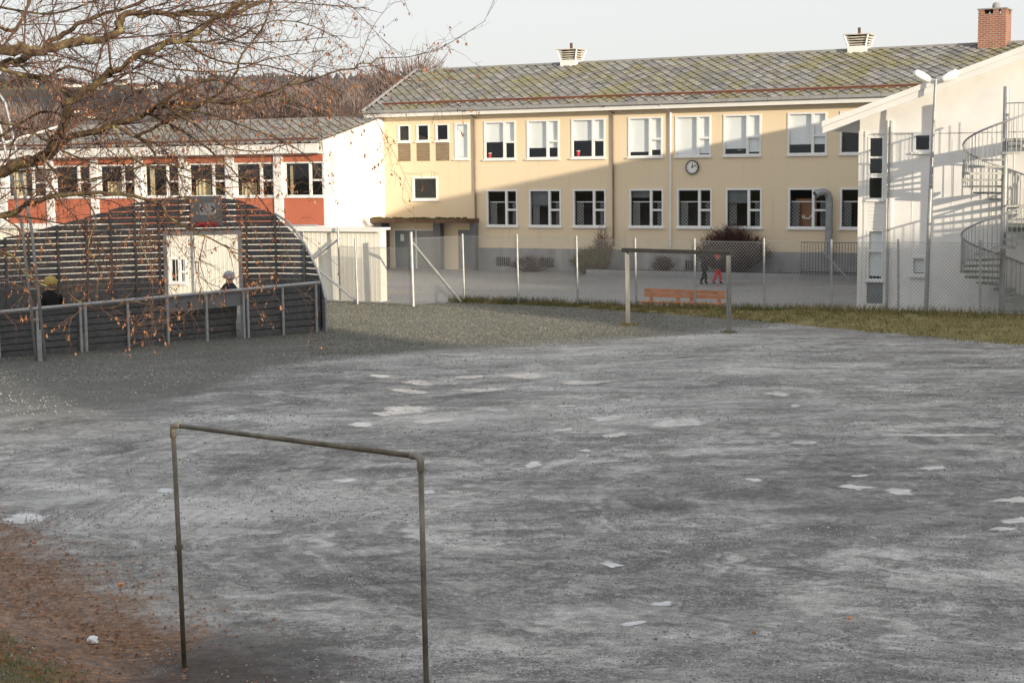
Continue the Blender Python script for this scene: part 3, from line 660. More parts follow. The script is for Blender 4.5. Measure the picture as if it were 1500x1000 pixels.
hp = [((RS-.03)*math.cos(R(t)), (RS-.03)*math.sin(R(t)), zth(t)+1.0) for t in range(-8, 706, 8)]
q = MB().tube(hp, .03, 6); q.smooth = True; q.build('handrail', MT['galv'], sp)
for zl in (zth(705), ):
    B(.1, 1.9, -.9, 1.1, zl-.02, zl+.06).build('landing', MT['grating'], sp)
    for i in range(15): MB().tube([(.15+i*.12, -.88, zl), (.15+i*.12, -.88, zl+1.05)], .009, 5).build('landing_baluster', MT['galv'], sp)
    MB().tube([(.1, -.88, zl+1.05), (1.9, -.88, zl+1.05)], .02, 6).build('landing_rail', MT['galv'], sp)
B(.1, 1.9, .2, 1.1, zth(345)-.02, zth(345)+.2).build('landing', MT['grating'], sp)
# street lamp in front of the white building
lp = empty('lamp_post', (12.5, 47.2, 0), 0, 'slim grey lamp post with two white heads before the white building', 'street lamp')
MB().tube([(0, 0, 0), (.05, 0, 3), (.17, 0, 7.05)], [.07, .06, .04], 10).build('pole', MT['galv'], lp)
for s_ in (-1, 1):
    MB().tube([(.17, 0, 7.02), (.17+s_*.18, -.02, 7.06)], .025, 6).build('arm', MT['galv'], lp)
    q = MB(); c0 = Vector((.17+s_*.16, -.02, 7.02)); c1 = Vector((.17+s_*.66, -.04, 7.26))
    q.tube([c0, c0.lerp(c1, .12), c0.lerp(c1, .5), c0.lerp(c1, .9), c1], [.05, .10, .13, .12, .06], 10); q.smooth = True; q.build('lamp_head', MT['lampwhite'], lp)

# ------------------------------------------------------------------ ball pen
pen = empty('ball_pen', (-9, 41.5, 0), 0, 'dark slatted ball pen with grey steel rails and a basketball board', 'ball pen')
PO = Vector((-9, 41.5, 0))
fa = Vector((-5.45, 44.3, 0)); fb = Vector((-13.6, 37.6, 0)); fd = (fb-fa).normalized(); fnrm = Vector((fd.y, -fd.x, 0))  # toward back
if fnrm.y < 0: fnrm = -fnrm
def pf(t, off, z): return fa + fd*t + fnrm*off + Vector((0, 0, z)) - PO
ts = [.12, 1.21, 2.32, 2.45, 3.58, 4.73, 5.86, 7.02, 7.16, 8.3, 9.3, 10.2]
for t in ts: MB().beam(pf(t, -.04, 0), pf(t, -.04, 1.36-.027*t), .06, .06, fd).build('post', MT['galv'], pen)
MB().tube([pf(0, -.05, 1.40), pf(10.4, -.05, 1.12)], .045, 8).build('rail', MT['galv'], pen)
bays = [(0.05, 2.32), (2.47, 4.7), (4.76, 7.0), (7.18, 9.28), (9.32, 10.4)]
def rz_(t): return 1.40-.027*t
for bi, (b0, b1) in enumerate(bays):
    if bi == 1:
        MB().prism([pf(b0, .02, .9), pf(b1, .02, .84), pf(b1, .02, 1.22), pf(b0, .02, 1.28)], fnrm*.03).build('sign_board', MT['greypanel'], pen)
        for cx in (4.35, 4.1):
            s_ = 1 if cx > 4.2 else -1
            ch_ = MB(); tip = pf(cx+.10*s_, .01, 1.02)
            ch_.beam(tip, pf(cx, .01, 1.09), .025, .01, fnrm); ch_.beam(tip, pf(cx, .01, .95), .025, .01, fnrm); ch_.build('chevron_mark', MT['dark'], pen)
    for i in range(7):
        off = .35 if bi == 1 else .02
        if bi == 1 and i > 4: continue
        s0, s1 = (rz_(b0)-.04)/7, (rz_(b1)-.04)/7; q = MB(); z0_, z1_ = .02+i*s0, .02+i*s1
        ring = lambda t, z, st: [pf(t, off, z), pf(t, off, z+st*.70), pf(t, off+.06, z+st*.97), pf(t, off+.06, z)]
        A_, B_ = ring(b0, z0_, s0), ring(b1, z1_, s1); q.v = [tuple(v) for v in A_+B_]
        for f_ in ((0, 1, 2, 3), (7, 6, 5, 4), (0, 4, 5, 1), (1, 5, 6, 2), (2, 6, 7, 3), (3, 7, 4, 0)): q.face(f_)
        q.build('board', MT['darkboard'], pen)
# tall slatted back wall: path in plan, from right front corner round to the left
bp = [(-5.28, 44.45), (-5.45, 45.1), (-6.0, 45.75), (-6.9, 46.1), (-7.75, 46.05), (-7.95, 46.0), (-10.0, 45.35), (-10.15, 45.3), (-12.0, 44.4), (-13.4, 43.6), (-15.0, 42.6)]
bp = [Vector((x, y, 0)) for x, y in bp]
def topz(v):   # silhouette height of the wall: arch over the goal opening, dropping to both ends
    prof = [(-15.2, 2.55), (-13.4, 2.9), (-12, 3.3), (-10.6, 3.72), (-9.4, 3.86), (-8.2, 3.80), (-7.3, 3.5), (-6.5, 3.05), (-6.0, 2.4), (-5.6, 1.7), (-5.28, .9)]
    for (x0, z0), (x1, z1) in zip(prof, prof[1:]):
        if x0 <= v.x <= x1: return z0+(z1-z0)*(v.x-x0)/(x1-x0)
    return .9
opening = (5,)
for k_ in range(len(bp)-1):
    a, b = bp[k_], bp[k_+1]; dirn = (b-a).normalized(); nn = Vector((-dirn.y, dirn.x, 0)); L_ = (b-a).length
    nsub = max(1, int(round(L_/.75)))
    for s_ in range(nsub):
        p = a.lerp(b, s_/nsub); q_ = a.lerp(b, (s_+1)/nsub)
        zt = max(topz(p), topz(q_)); z_ = .03
        if not (k_ in opening): MB().beam(p-PO+nn*.05, p-PO+nn*.05+Vector((0, 0, topz(p))), .09, .06, dirn).build('upright', MT['darkboard'], pen)
        while z_ < zt-.05:
            solid = z_ < 1.25; hgt = .168 if solid else .146; stp = .172 if solid else .17
            if k_ in opening and z_ < 2.72: z_ += stp; continue
            za, zb = topz(p), topz(q_); poly = [(0, z_), (1, z_), (1, z_+hgt), (0, z_+hgt)]; outp = []
            for (s0, z0), (s1, z1) in zip(poly, poly[1:]+poly[:1]):
                d0 = za+(zb-za)*s0-z0; d1 = za+(zb-za)*s1-z1
                if d0 >= 0: outp.append((s0, z0))
                if (d0 >= 0) != (d1 >= 0): t_ = d0/(d0-d1); outp.append((s0+(s1-s0)*t_, z0+(z1-z0)*t_))
            if len(outp) > 2:
                MB().prism([p.lerp(q_, s0)-PO+Vector((0, 0, z0)) for s0, z0 in outp], nn*.03).build('slat', MT['darkboard'], pen)
            z_ += stp
MB().tube([v-PO+Vector((0, 0, topz(v)+.03)) for v in [bp[0].lerp(bp[1], t/3) for t in range(3)]+[bp[1].lerp(bp[2], t/4) for t in range(4)]+[bp[2].lerp(bp[3], t/4) for t in range(5)]] , .04, 6).build('edge_rail', MT['galv'], pen)
MB().tube([bp[0]-PO, bp[0]-PO+Vector((0, 0, .95))], .04, 6).build('post', MT['galv'], pen)
ga, gb = bp[5]-PO, bp[6]-PO; gfront = Vector((.35, -.94, 0))
for g_ in (ga, gb): MB().beam(g_+gfront*.1, g_+gfront*.1+Vector((0, 0, 2.85)), .1, .1, gfront).build('goal_post', MT['galv'], pen)
MB().beam(ga+gfront*.1+Vector((0, 0, 2.78)), gb+gfront*.1+Vector((0, 0, 2.78)), .1, .12).build('goal_bar', MT['galv'], pen)
gm = ga.lerp(gb, .45)+gfront*.25; ax = (ga-gb).normalized()
bbd = MB().prism([gm-ax*.45+Vector((0, 0, 3.0)), gm+ax*.45+Vector((0, 0, 3.0)), gm+ax*.45+Vector((0, 0, 3.85)), gm-ax*.45+Vector((0, 0, 3.85))], gfront*.04).build('backboard', MT['greypanel'], pen)
MB().prism([gm+gfront*.045-ax*.2+Vector((0, 0, 3.3)), gm+gfront*.045+ax*.25+Vector((0, 0, 3.3)), gm+gfront*.045+ax*.25+Vector((0, 0, 3.65)), gm+gfront*.045-ax*.2+Vector((0, 0, 3.65))], gfront*.005).build('target_square', MT['galv'], bbd)
for s_ in (-1, 1):
    tip = gm+gfront*.055+ax*(.02+.2*s_)+Vector((0, 0, 3.48)); cm_ = MB()
    for dz in (.08, -.08): cm_.beam(tip, tip-ax*.08*s_+Vector((0, 0, dz)), .035, .008, gfront)
    cm_.build('chevron_mark', MT['dark'], bbd)
rc = gm+gfront*.32+Vector((0, 0, 3.05))
MB().tube([rc+Vector((.23*math.cos(R(t)), .23*math.sin(R(t)), 0)) for t in range(0, 361, 20)], .022, 6).build('hoop', MT['redplastic'], pen)
MB().prism([gm+gfront*.05-ax*.3+Vector((0, 0, 2.98)), gm+gfront*.05+ax*.3+Vector((0, 0, 2.98)), gm+gfront*.05+ax*.3+Vector((0, 0, 3.1)), gm+gfront*.05-ax*.3+Vector((0, 0, 3.1))], gfront*.04).build('hoop_bracket', MT['redplastic'], pen)
# tall two-pole mast at the pen's front
ms = empty('ladder_mast', at(60, 527, 37.9), 0, 'tall leaning pair of grey poles joined by rungs before the pen', 'mast')
ms.location.z = 0
ma = []
for s_ in (-1, 1):
    pth = [Vector((.11*s_, 0, 0)), Vector((-.22+.11*s_, .05, 3.2)), Vector((-.62+.13*s_, .05, 5.6)), Vector((-.75+.14*s_, .05, 6.2)), Vector((-.9+.15*s_, .0, 6.45)), Vector((-1.08+.15*s_, -.05, 6.5))]
    ma.append(pth); q = MB().tube(pth, .038, 8); q.smooth = True; q.build('pole', MT['galv'], ms)
for f_ in (.08, .2, .42, .62, .8):
    def lp_(pth, z):
        for a, b in zip(pth, pth[1:]):
            if a.z <= z <= b.z: return a.lerp(b, (z-a.z)/(b.z-a.z))
    MB().tube([lp_(ma[0], f_*6.2+.5), lp_(ma[1], f_*6.2+.5)], .02, 6).build('rung', MT['galv'], ms)
B(-.06, .05, -.05, .05, 0, .75).build('base_box', MT['galv'], ms)

# ------------------------------------------------------------------ goals
def pipe_goal():
    o = empty('football_goal', (-2.98, 13.75, 0), 0, 'rusty grey pipe goal frame standing in the foreground', 'goal')
    a = Vector((0, 0, 0)); b = Vector((2.28, -1.72, 0))
    tl = a+Vector((-.03, 0, 2.2)); tr_ = b+Vector((-.02, 0, 2.2)); ax_ = (tr_-tl).normalized()
    q = MB().tube([a-Vector((0, 0, .1)), a+Vector((-.012, 0, 1.1)), tl-Vector((0, 0, .05))], .022, 12); q.smooth = True; q.build('post', MT['pipe'], o)
    B(-.042, .018, -.03, .03, 1.08, 1.12).build('post_collar', MT['pipe'], o)
    q = MB().tube([b-Vector((0, 0, .1)), tr_-Vector((0, 0, .05))], .022, 12); q.smooth = True; q.build('post', MT['pipe'], o)
    q = MB().tube([tl+ax_*.03, tr_-ax_*.03], .022, 12); q.smooth = True; q.build('crossbar', MT['pipe'], o)
    for c_, s_ in ((tl, 1), (tr_, -1)):
        pts = [c_-Vector((0, 0, .115)), c_-Vector((0, 0, .11)), c_-Vector((0, 0, .04)), c_+ax_*s_*.008-Vector((0, 0, .012)), c_+ax_*s_*.04, c_+ax_*s_*.095, c_+ax_*s_*.10]
        q = MB().tube(pts, [.023, .029, .029, .031, .029, .029, .023], 12); q.smooth = True; q.build('elbow', simple('elbow_fitting', (.24, .225, .19), .5, .3, .35, 9), o)
pipe_goal()
fg = empty('football_goal', (3.36, 45.2, 0), 0, 'weathered grey square-post goal on the far side near the fence', 'goal')
a = Vector((0, 0, 0)); b = Vector((2.6, -2.35, 0)); MT['oldwood'] = simple('grey_weathered_wood', (.22, .215, .20), .75, 0, .3, 3, .3, .3, (5, 5, .5))
for p in (a, b): MB().beam(p-Vector((0, 0, .1)), p+Vector((-.03, 0, 2.12)), .125, .125, (1, 0, 0)).build('post', MT['oldwood'], fg)
MB().beam(a+Vector((-.13, .05, 2.18)), b+Vector((.06, -.06, 2.18)), .15, .11).build('crossbar', simple('dark_crossbar', (.05, .048, .042), .7, 0, .3, 3), fg)
for p, nn_ in ((a, 130), (b, 50)):
    mm_ = MB()
    for i in range(nn_):
        t = rnd.uniform(0, 6.28); r_ = .07+abs(rnd.gauss(0, .13)); c_ = p+Vector((r_*math.cos(t), r_*math.sin(t), 0)); t2 = rnd.uniform(0, 6.28)
        mm_.poly([c_+Vector((-.012, 0, 0)), c_+Vector((.012, 0, 0)), c_+Vector((.05*math.cos(t2), .05*math.sin(t2), rnd.uniform(.03, .11)))])
    mm_.build('ground_tuft', MT['grass'], fg, kind='stuff')

# ------------------------------------------------------------------ chain-link fence
fp = [(-6.03, 55.2, 2.6), (-5.3, 53.9, 2.25), (-3.3, 52.6, 2.5), (-1.63, 54.2, 2.36), (.24, 53.0, 2.38), (2.2, 51.9, 2.34), (4.05, 50.8, 2.3), (5.84, 49.7, 2.3), (7.84, 48.5, 2.34), (9.7, 47.4, 2.33), (11.45, 46.3, 2.36), (13.5, 45.05, 2.36), (15.6, 43.9, 2.36), (17.7, 42.7, 2.36)]
fe = empty('chain_link_fence', (0, 50, 0), 0, 'chain-link fence on thin steel posts between gravel field and school yard', 'fence')
FO = Vector((0, 50, 0)); fz = lambda x: .2*min(1, max(0, (x-7)/4))
for x, y, h in fp: MB().tube([Vector((x, y, -.1))-FO, Vector((x-.04, y, h))-FO], .036 if abs(x+3.3) > .1 else .055, 8).build('post', MT['galv'], fe)
wm = MB(); wr = .0048
for (x0, y0, h0), (x1, y1, h1) in zip(fp, fp[1:]):
    A = Vector((x0, y0, 0))-FO; Bv = Vector((x1, y1, 0))-FO; L_ = (Bv-A).length; d = (Bv-A)/L_; nn = Vector((-d.y, d.x, 0))
    top = min(h0, h1)-.08 if x0 > -5.4 and x0 != -5.3 else 1.95; top = 1.95 if x0 in (-6.03, -5.3) else top
    lo = .05+fz(x0)
    for s_ in (1, -1):
        k_ = -top/ .105-1
        while k_*.105 < L_+top:
            u = k_*.105; k_ += 1
            # wire u(z) = u + s*z, clipped to the bay
            za, zb = lo, top
            ua, ub = u+s_*za*.9, u+s_*zb*.9
            pts = []
            def clip(ua, za, ub, zb):
                t0, t1 = 0.0, 1.0; du = ub-ua
                for lim, sg_ in ((0, 1), (L_, -1)):
                    fa_, fb_ = sg_*(ua-lim), sg_*(ub-lim)
                    if fa_ < 0 and fb_ < 0: return None
                    if fa_ < 0: t0 = max(t0, fa_/(fa_-fb_))
                    if fb_ < 0: t1 = min(t1, fa_/(fa_-fb_))
                return (t0, t1) if t1 > t0 else None
            c_ = clip(ua, za, ub, zb)
            if not c_: continue
            p = A+d*(ua+(ub-ua)*c_[0])+Vector((0, 0, za+(zb-za)*c_[0])); q_ = A+d*(ua+(ub-ua)*c_[1])+Vector((0, 0, za+(zb-za)*c_[1]))
            if (q_-p).length > .05: wm.tube([p, q_], wr, 3, False)
    for zz in (top, ): MB().tube([A+Vector((0, 0, zz)), Bv+Vector((0, 0, zz))], .006, 4).build('line_wire', MT['galv'], fe)
wm.build('wire_mesh', MT['galv'], fe, kind='stuff')
def fence_brace(p, q_): MB().tube([Vector(p)-FO, Vector(q_)-FO], .042, 8).build('brace', MT['galv'], fe)
fence_brace((-3.3, 52.6, 2.15), (-1.75, 53.9, .05)); fence_brace((-6.03, 55.2, 2.2), (-7.1, 55.9, 1.4)); fence_brace((-7.0, 55.3, 1.3), (-5.3, 53.95, .05))

# grass verge under the fence
gl_ = [(-2.2, 54.3, 54.6), (-.3, 53.1, 53.6), (2.0, 51.7, 52.3), (3.7, 49.9, 51.2), (6.7, 46.9, 49.4), (9.3, 43.3, 48.0), (12.5, 39.2, 46.4), (18, 33.5, 43.2), (26, 27, 38.5)]
vg = MB(); vg.smooth = True; NV = 8
def verge_at(i, f_):
    x, ya, yb_ = gl_[i]; return Vector((x, ya+(yb_-ya)*f_, -.012+(.07+.18*min(1, max(0, (x-5)/5)))*math.sin(min(1, max(0, f_)*1.25)*math.pi*.62)))
for i in range(len(gl_)):
    for j in range(NV+1): vg.v.append(tuple(verge_at(i, j/NV)))
for i in range(len(gl_)-1):
    for j in range(NV): vg.face((i*(NV+1)+j, (i+1)*(NV+1)+j, (i+1)*(NV+1)+j+1, i*(NV+1)+j+1))
vg.build('verge', simple('verge_soil', (.19, .16, .065), .95, 0, .35, 2.5, .4), kind='structure')
gb_ = MB()
def blade(p, h, w_, tilt):
    a = rnd.uniform(0, 6.28); dx, dy = math.cos(a)*w_, math.sin(a)*w_; b = rnd.uniform(0, 6.28); tx, ty = math.cos(b)*tilt*h, math.sin(b)*tilt*h
    i = len(gb_.v); gb_.v += [(p.x-dx, p.y-dy, p.z-.01), (p.x+dx, p.y+dy, p.z-.01), (p.x+tx, p.y+ty, p.z+h)]; gb_.face((i, i+1, i+2))
for n_ in range(42000):
    i = rnd.randrange(len(gl_)-1); f_ = rnd.uniform(-.16, 1)
    if rnd.random() > (gl_[i+1][0]-gl_[i][0])/4: continue
    j = rnd.random(); p = verge_at(i, f_).lerp(verge_at(i+1, f_), j); p.z = max(0, p.z)
    if f_ < .12 and noise.noise(Vector((p.x*.9, p.y*.9, 2)))*.22 > f_+.04+rnd.uniform(-.05, .05): continue
    if noise.noise(Vector((p.x*1.7, p.y*1.7, 7))) < rnd.uniform(-.6, .1): continue
    near = abs(f_-.85) < .18
    blade(p, rnd.uniform(.08, .28) if near else rnd.uniform(.03, .12), .011, rnd.uniform(.2, .9))
gb_.build('verge_grass', MT['grass'], kind='stuff')['label'] = 'dry yellow and green grass along the foot of the fence'
gb_ = MB()
for n_ in range(14000):
    x = rnd.uniform(-5.2, -2.3); y = rnd.uniform(11.5, 16); dl_ = (x+6)*-.82+(y-18.6)*-.574
    if dl_ < 1.2+rnd.random()*.7: continue
    blade(Vector((x, y, bank(x, y))), rnd.uniform(.02, .07), .004, rnd.uniform(.3, 1.1))
gb_.build('bank_grass', MT['grass'], kind='stuff')['label'] = 'short green and straw grass on the near left bank'
lv = MB()
for n_ in range(9000):
    x = rnd.uniform(-7, -1.4); y = rnd.uniform(12.5, 20.5); dl_ = (x+6)*-.82+(y-18.6)*-.574
    if dl_ < rnd.uniform(-1.5, .7) or (x+2.4)**2+(y-13.7)**2 < rnd.uniform(.1, 1.6): continue
    s = rnd.uniform(.008, .028); a = rnd.uniform(0, 6.28); z = bank(x, y)+.006; c_, s2 = math.cos(a)*s, math.sin(a)*s; i = len(lv.v)
    lv.v += [(x-c_, y-s2, z), (x+s2*.5, y-c_*.5, z+rnd.uniform(0, .02)), (x+c_, y+s2, z+rnd.uniform(0, .015)), (x-s2*.5, y+c_*.5, z+rnd.uniform(0, .02))]; lv.face((i, i+1, i+2, i+3))
lv.build('leaf_litter', MT['leaf'], kind='stuff')['label'] = 'brown fallen leaves scattered over the near left bank'
pb = MB()
for n_ in range(70000):
    y = 12.3+27*rnd.random()**1.35; x = rnd.uniform(-.36, .36)*y
    if noise.noise(Vector((x*.55, y*1.1, 5.5))) + .4*noise.noise(Vector((x*2.1, y*2.1, 1.5))) < rnd.uniform(-.25, .45): continue
    sz = rnd.uniform(.003, .0095)*(1+.045*y)*(1.7 if rnd.random() < .05 else 1); z = bank(x, y); a_ = rnd.uniform(0, 6.28); c_, s2 = math.cos(a_)*sz, math.sin(a_)*sz
    i = len(pb.v); pb.v += [(x-c_, y-s2, z), (x+c_, y+s2, z), (x-s2, y+c_, z), (x+s2*.6, y-c_*.6, z), (x+c_*.2, y+s2*.2, z+sz*.75)]
    pb.face((i, i+3, i+4)); pb.face((i+3, i+1, i+4)); pb.face((i+1, i+2, i+4)); pb.face((i+2, i, i+4))
cgm = MB()
for n_ in range(105000):
    y = rnd.uniform(28, 54.5) if n_ < 60000 else rnd.uniform(38.5, 54.5); x = rnd.uniform(-.37, .2)*y if n_ < 60000 else rnd.uniform(-.13, .1)*y
    e1 = y-(.6*x+39.8)+2.5*noise.noise(Vector((x*.3, y*.3, 4))); e2 = .19*y-11.8-x
    if not (e1 > rnd.uniform(-.5, 1.2) or (e2 > rnd.uniform(-.5, 1) and y > 34+2.2*noise.noise(Vector((x*.5, y*.5, 8)))+rnd.uniform(-2, 2))): continue
    if x > -1.6 and y > 54-.6*x*1.0-.4: continue
    if x <= -1.6 and y > 55.5: continue
    sz = rnd.uniform(.007, .020); a_ = rnd.uniform(0, 6.28); c_, s2 = math.cos(a_)*sz, math.sin(a_)*sz
    i = len(cgm.v); cgm.v += [(x-c_, y-s2, 0), (x+c_, y+s2, 0), (x-s2, y+c_, 0), (x+s2*.6, y-c_*.6, 0), (x+c_*.2, y+s2*.2, sz*1.25)]
    cgm.face((i, i+3, i+4)); cgm.face((i+3, i+1, i+4)); cgm.face((i+1, i+2, i+4)); cgm.face((i+2, i, i+4))
k = NT('coarse_stones'); k.set(.9); gg = k.n('ShaderNodeNewGeometry'); k.base(k.ramp(gg.outputs['Random Per Island'], [(0, (.06, .061, .056)), (.5, (.125, .123, .10)), (1, (.30, .29, .23))]))
cgm.build('coarse_gravel', k.m, kind='stuff')['label'] = 'coarse dark gravel in front of the ball pen and fence'
k = NT('gravel_stones'); k.set(.85); gg = k.n('ShaderNodeNewGeometry'); k.base(k.ramp(gg.outputs['Random Per Island'], [(0, .10), (.35, .17), (.7, .30), (1, .5)]))
pb.build('gravel', k.m, kind='stuff')['label'] = 'loose grey gravel stones scattered over the field'

# ------------------------------------------------------------------ puddles
PUD = [(601,601,40,7),(631,617,32,4),(527,622,20,4),(601,574,30,4),(610,561,32,4),(560,551,20,3),(708,571,40,3),(770,551,38,5),(850,560,45,3),(888,613,28,4),(998,619,48,6),(900,638,26,3.5),(827,630,15,3),(857,660,11,2.5),(783,681,17,5),(895,827,20,5),(972,885,19,4),(930,913,20,4),(1255,714,28,4),(1318,720,26,6),(1103,703,16,3),(1180,649,20,3),(1365,686,24,3),(1138,577,22,4),(830,595,18,2),(628,721,11,3),(505,704,18,3),(560,607,16,3),(338,613,14,4),(40,760,36,8),(245,719,18,4),(1490,732,30,5),(1495,762,30,5),(1470,775,24,3),(1260,697,14,2.5),(1350,637,90,2.2),(1165,594,10,2.5),(915,586,12,2.5),(690,553,26,3)]
def gpt(px, py, z=0.0):
    d = fw + rt*((px-750)/FPX) + up*((500-py)/FPX); return Vector((0, 0, CAM_H)) + d*((z-CAM_H)/d.z)
for k_, (px, py, hw, hh) in enumerate(PUD):
    c_ = gpt(px, py); ex = gpt(px+hw*1.1, py)-c_; ey = gpt(px, py-hh*1.15)-c_; q = MB(); N = 72; sd_ = rnd.uniform(0, 99)
    pts = []
    for i in range(N):
        t = 2*math.pi*i/N; r_ = .78+.5*noise.noise(Vector((math.cos(t)*.9, math.sin(t)*.9, sd_)))+.13*noise.noise(Vector((math.cos(t)*3, math.sin(t)*3, sd_)))+.035*noise.noise(Vector((math.cos(t)*9, math.sin(t)*9, sd_)))
        sk = .35*math.sin(sd_*7); p = c_+ex*(r_*math.copysign(abs(math.cos(t))**1.25, math.cos(t))+sk*r_*math.sin(t))+ey*(r_*math.sin(t)); pts.append(Vector((p.x, p.y, .005+.0004*(k_ % 5))))
    c0 = sum(pts, Vector())/N; q.v = [tuple(c0)]; rim = [1.0]
    for f_, w_ in ((.55, 1.0), (.85, .6), (1.3, 0.0)):
        q.v += [tuple(c0.lerp(p, f_)) for p in pts]; rim += [w_]*N
    for i in range(N):
        q.face((0, 1+i, 1+(i+1) % N))
        for r_ in (0, 1): q.face((1+r_*N+i, 1+r_*N+N+i, 1+r_*N+N+(i+1) % N, 1+r_*N+(i+1) % N))
    po = q.build('puddle', MT['puddle'], kind='structure'); at_ = po.data.attributes.new('rim', 'FLOAT', 'POINT'); at_.data.foreach_set('value', rim)

# ------------------------------------------------------------------ bench
bn = empty('park_bench', (5.58, 50.6, .06), R(-31), 'long orange wooden bench behind the far goal', 'bench')
for s_ in (-1, 1):
    x0, x1 = (-1.42, -.02) if s_ < 0 else (.02, 1.42)
    for z_ in (.29, .435): B(x0, x1, -.02, .02, z_, z_+.13).build('back_plank', MT['orange'], bn)
    for y_ in (-.5, -.32, -.14): B(x0-.05*(s_ < 0), x1+.02, y_, y_+.16, .13, .17).build('seat_plank', MT['orange'], bn)
    for x_ in (x0+.22, x1-.22):
        B(x_-.05, x_+.05, .021, .07, .05, .54).build('back_support', MT['orange'], bn)
        MB().beam((x_, -.45, .12), (x_, -.56, 0), .09, .06).build('leg', MT['orange'], bn); MB().beam((x_, -.02, .12), (x_, .16, 0), .09, .06).build('leg', MT['orange'], bn)
        B(x_-.05, x_+.05, -.5, 0, .08, .128).build('seat_support', MT['orange'], bn)
# railing of the cellar stair by the yellow wall
rg = empty('stair_railing', FP(15.3, -1.9, 0), ROT, 'black metal railing of the cellar stair below the yellow wall', 'railing')
for z_ in (.35, 1.55): MB().beam((0, 0, z_), (2.9, 0, z_), .04, .04).build('rail', MT['black'], rg)
bmn = MB().tube([(0, 0, .2), (0, 0, 1.55)], .012, 5).mesh('baluster', MT['black'])
for i in range(25): inst('baluster', bmn, rg, (i*.12, 0, 0))
MB().beam((.9, -.1, 1.2), (2.0, -.15, .1), .06, .05).build('ramp_rail', MT['galv'], rg)

# ------------------------------------------------------------------ bushes
def bush(name, loc, rx, h, n_, mat, label, seed, upw=.9):
    rr = random.Random(seed); o = empty(name, loc, 0, label, 'bush'); m = MB()
    for i in range(n_):
        t = rr.uniform(0, 6.28); tilt = rr.random()**.7; e = Vector((math.cos(t)*rx*tilt, math.sin(t)*rx*.7*tilt, h*(1-.55*tilt*tilt)*rr.uniform(.65, 1.05)))
        b = Vector((e.x*.25, e.y*.25, 0)); mid = b.lerp(e, .55)+Vector((e.x*.12, e.y*.12, h*.1))
        m.tube([b, mid, e], [.013, .009, .005], 3, False)
        for j in range(5):
            s = mid.lerp(e, rr.random()); m.tube([s, s+Vector((rr.uniform(-.25, .25), rr.uniform(-.2, .2), rr.uniform(.02, .28)*upw))], [.007, .004], 3, False)
    m.build('twigs', mat, o, kind='stuff'); q = MB()
    for i in range(5): q.tube([(rr.uniform(-.2, .2)*rx, rr.uniform(-.2, .2)*rx, -.05), (rr.uniform(-.4, .4)*rx, rr.uniform(-.3, .3)*rx, h*.5)], [.03, .015], 5)
    q.build('stem', mat, o, kind='stuff')
bush('round_bush', FP(12.0, -1.0, .15), 1.75, 2.05, 900, MT['bushdark'], 'large round dark red-brown bush below the yellow wall', 4)
bush('upright_shrub', FP(5.95, -.7, 0), .55, 2.1, 110, simple('brown_twigs', (.16, .10, .06), .9), 'thin upright brown shrub beside the brown downpipe', 5)
bush('low_shrub', FP(5.4, -.9, 0), .95, 1.15, 320, MT['bushgreen'], 'low olive green shrub at the plinth left of the kerb', 6)
bush('weed_clump', FP(9.0, -1.2, .1), .5, .75, 120, MT['bushdark'], 'small dark weed clump at the wall below the clock', 8)
bush('dry_weeds', FP(2.3, -.5, 0), 1.1, .7, 120, MT['bushdark'], 'sparse dry weeds along the plinth below the left windows', 9)

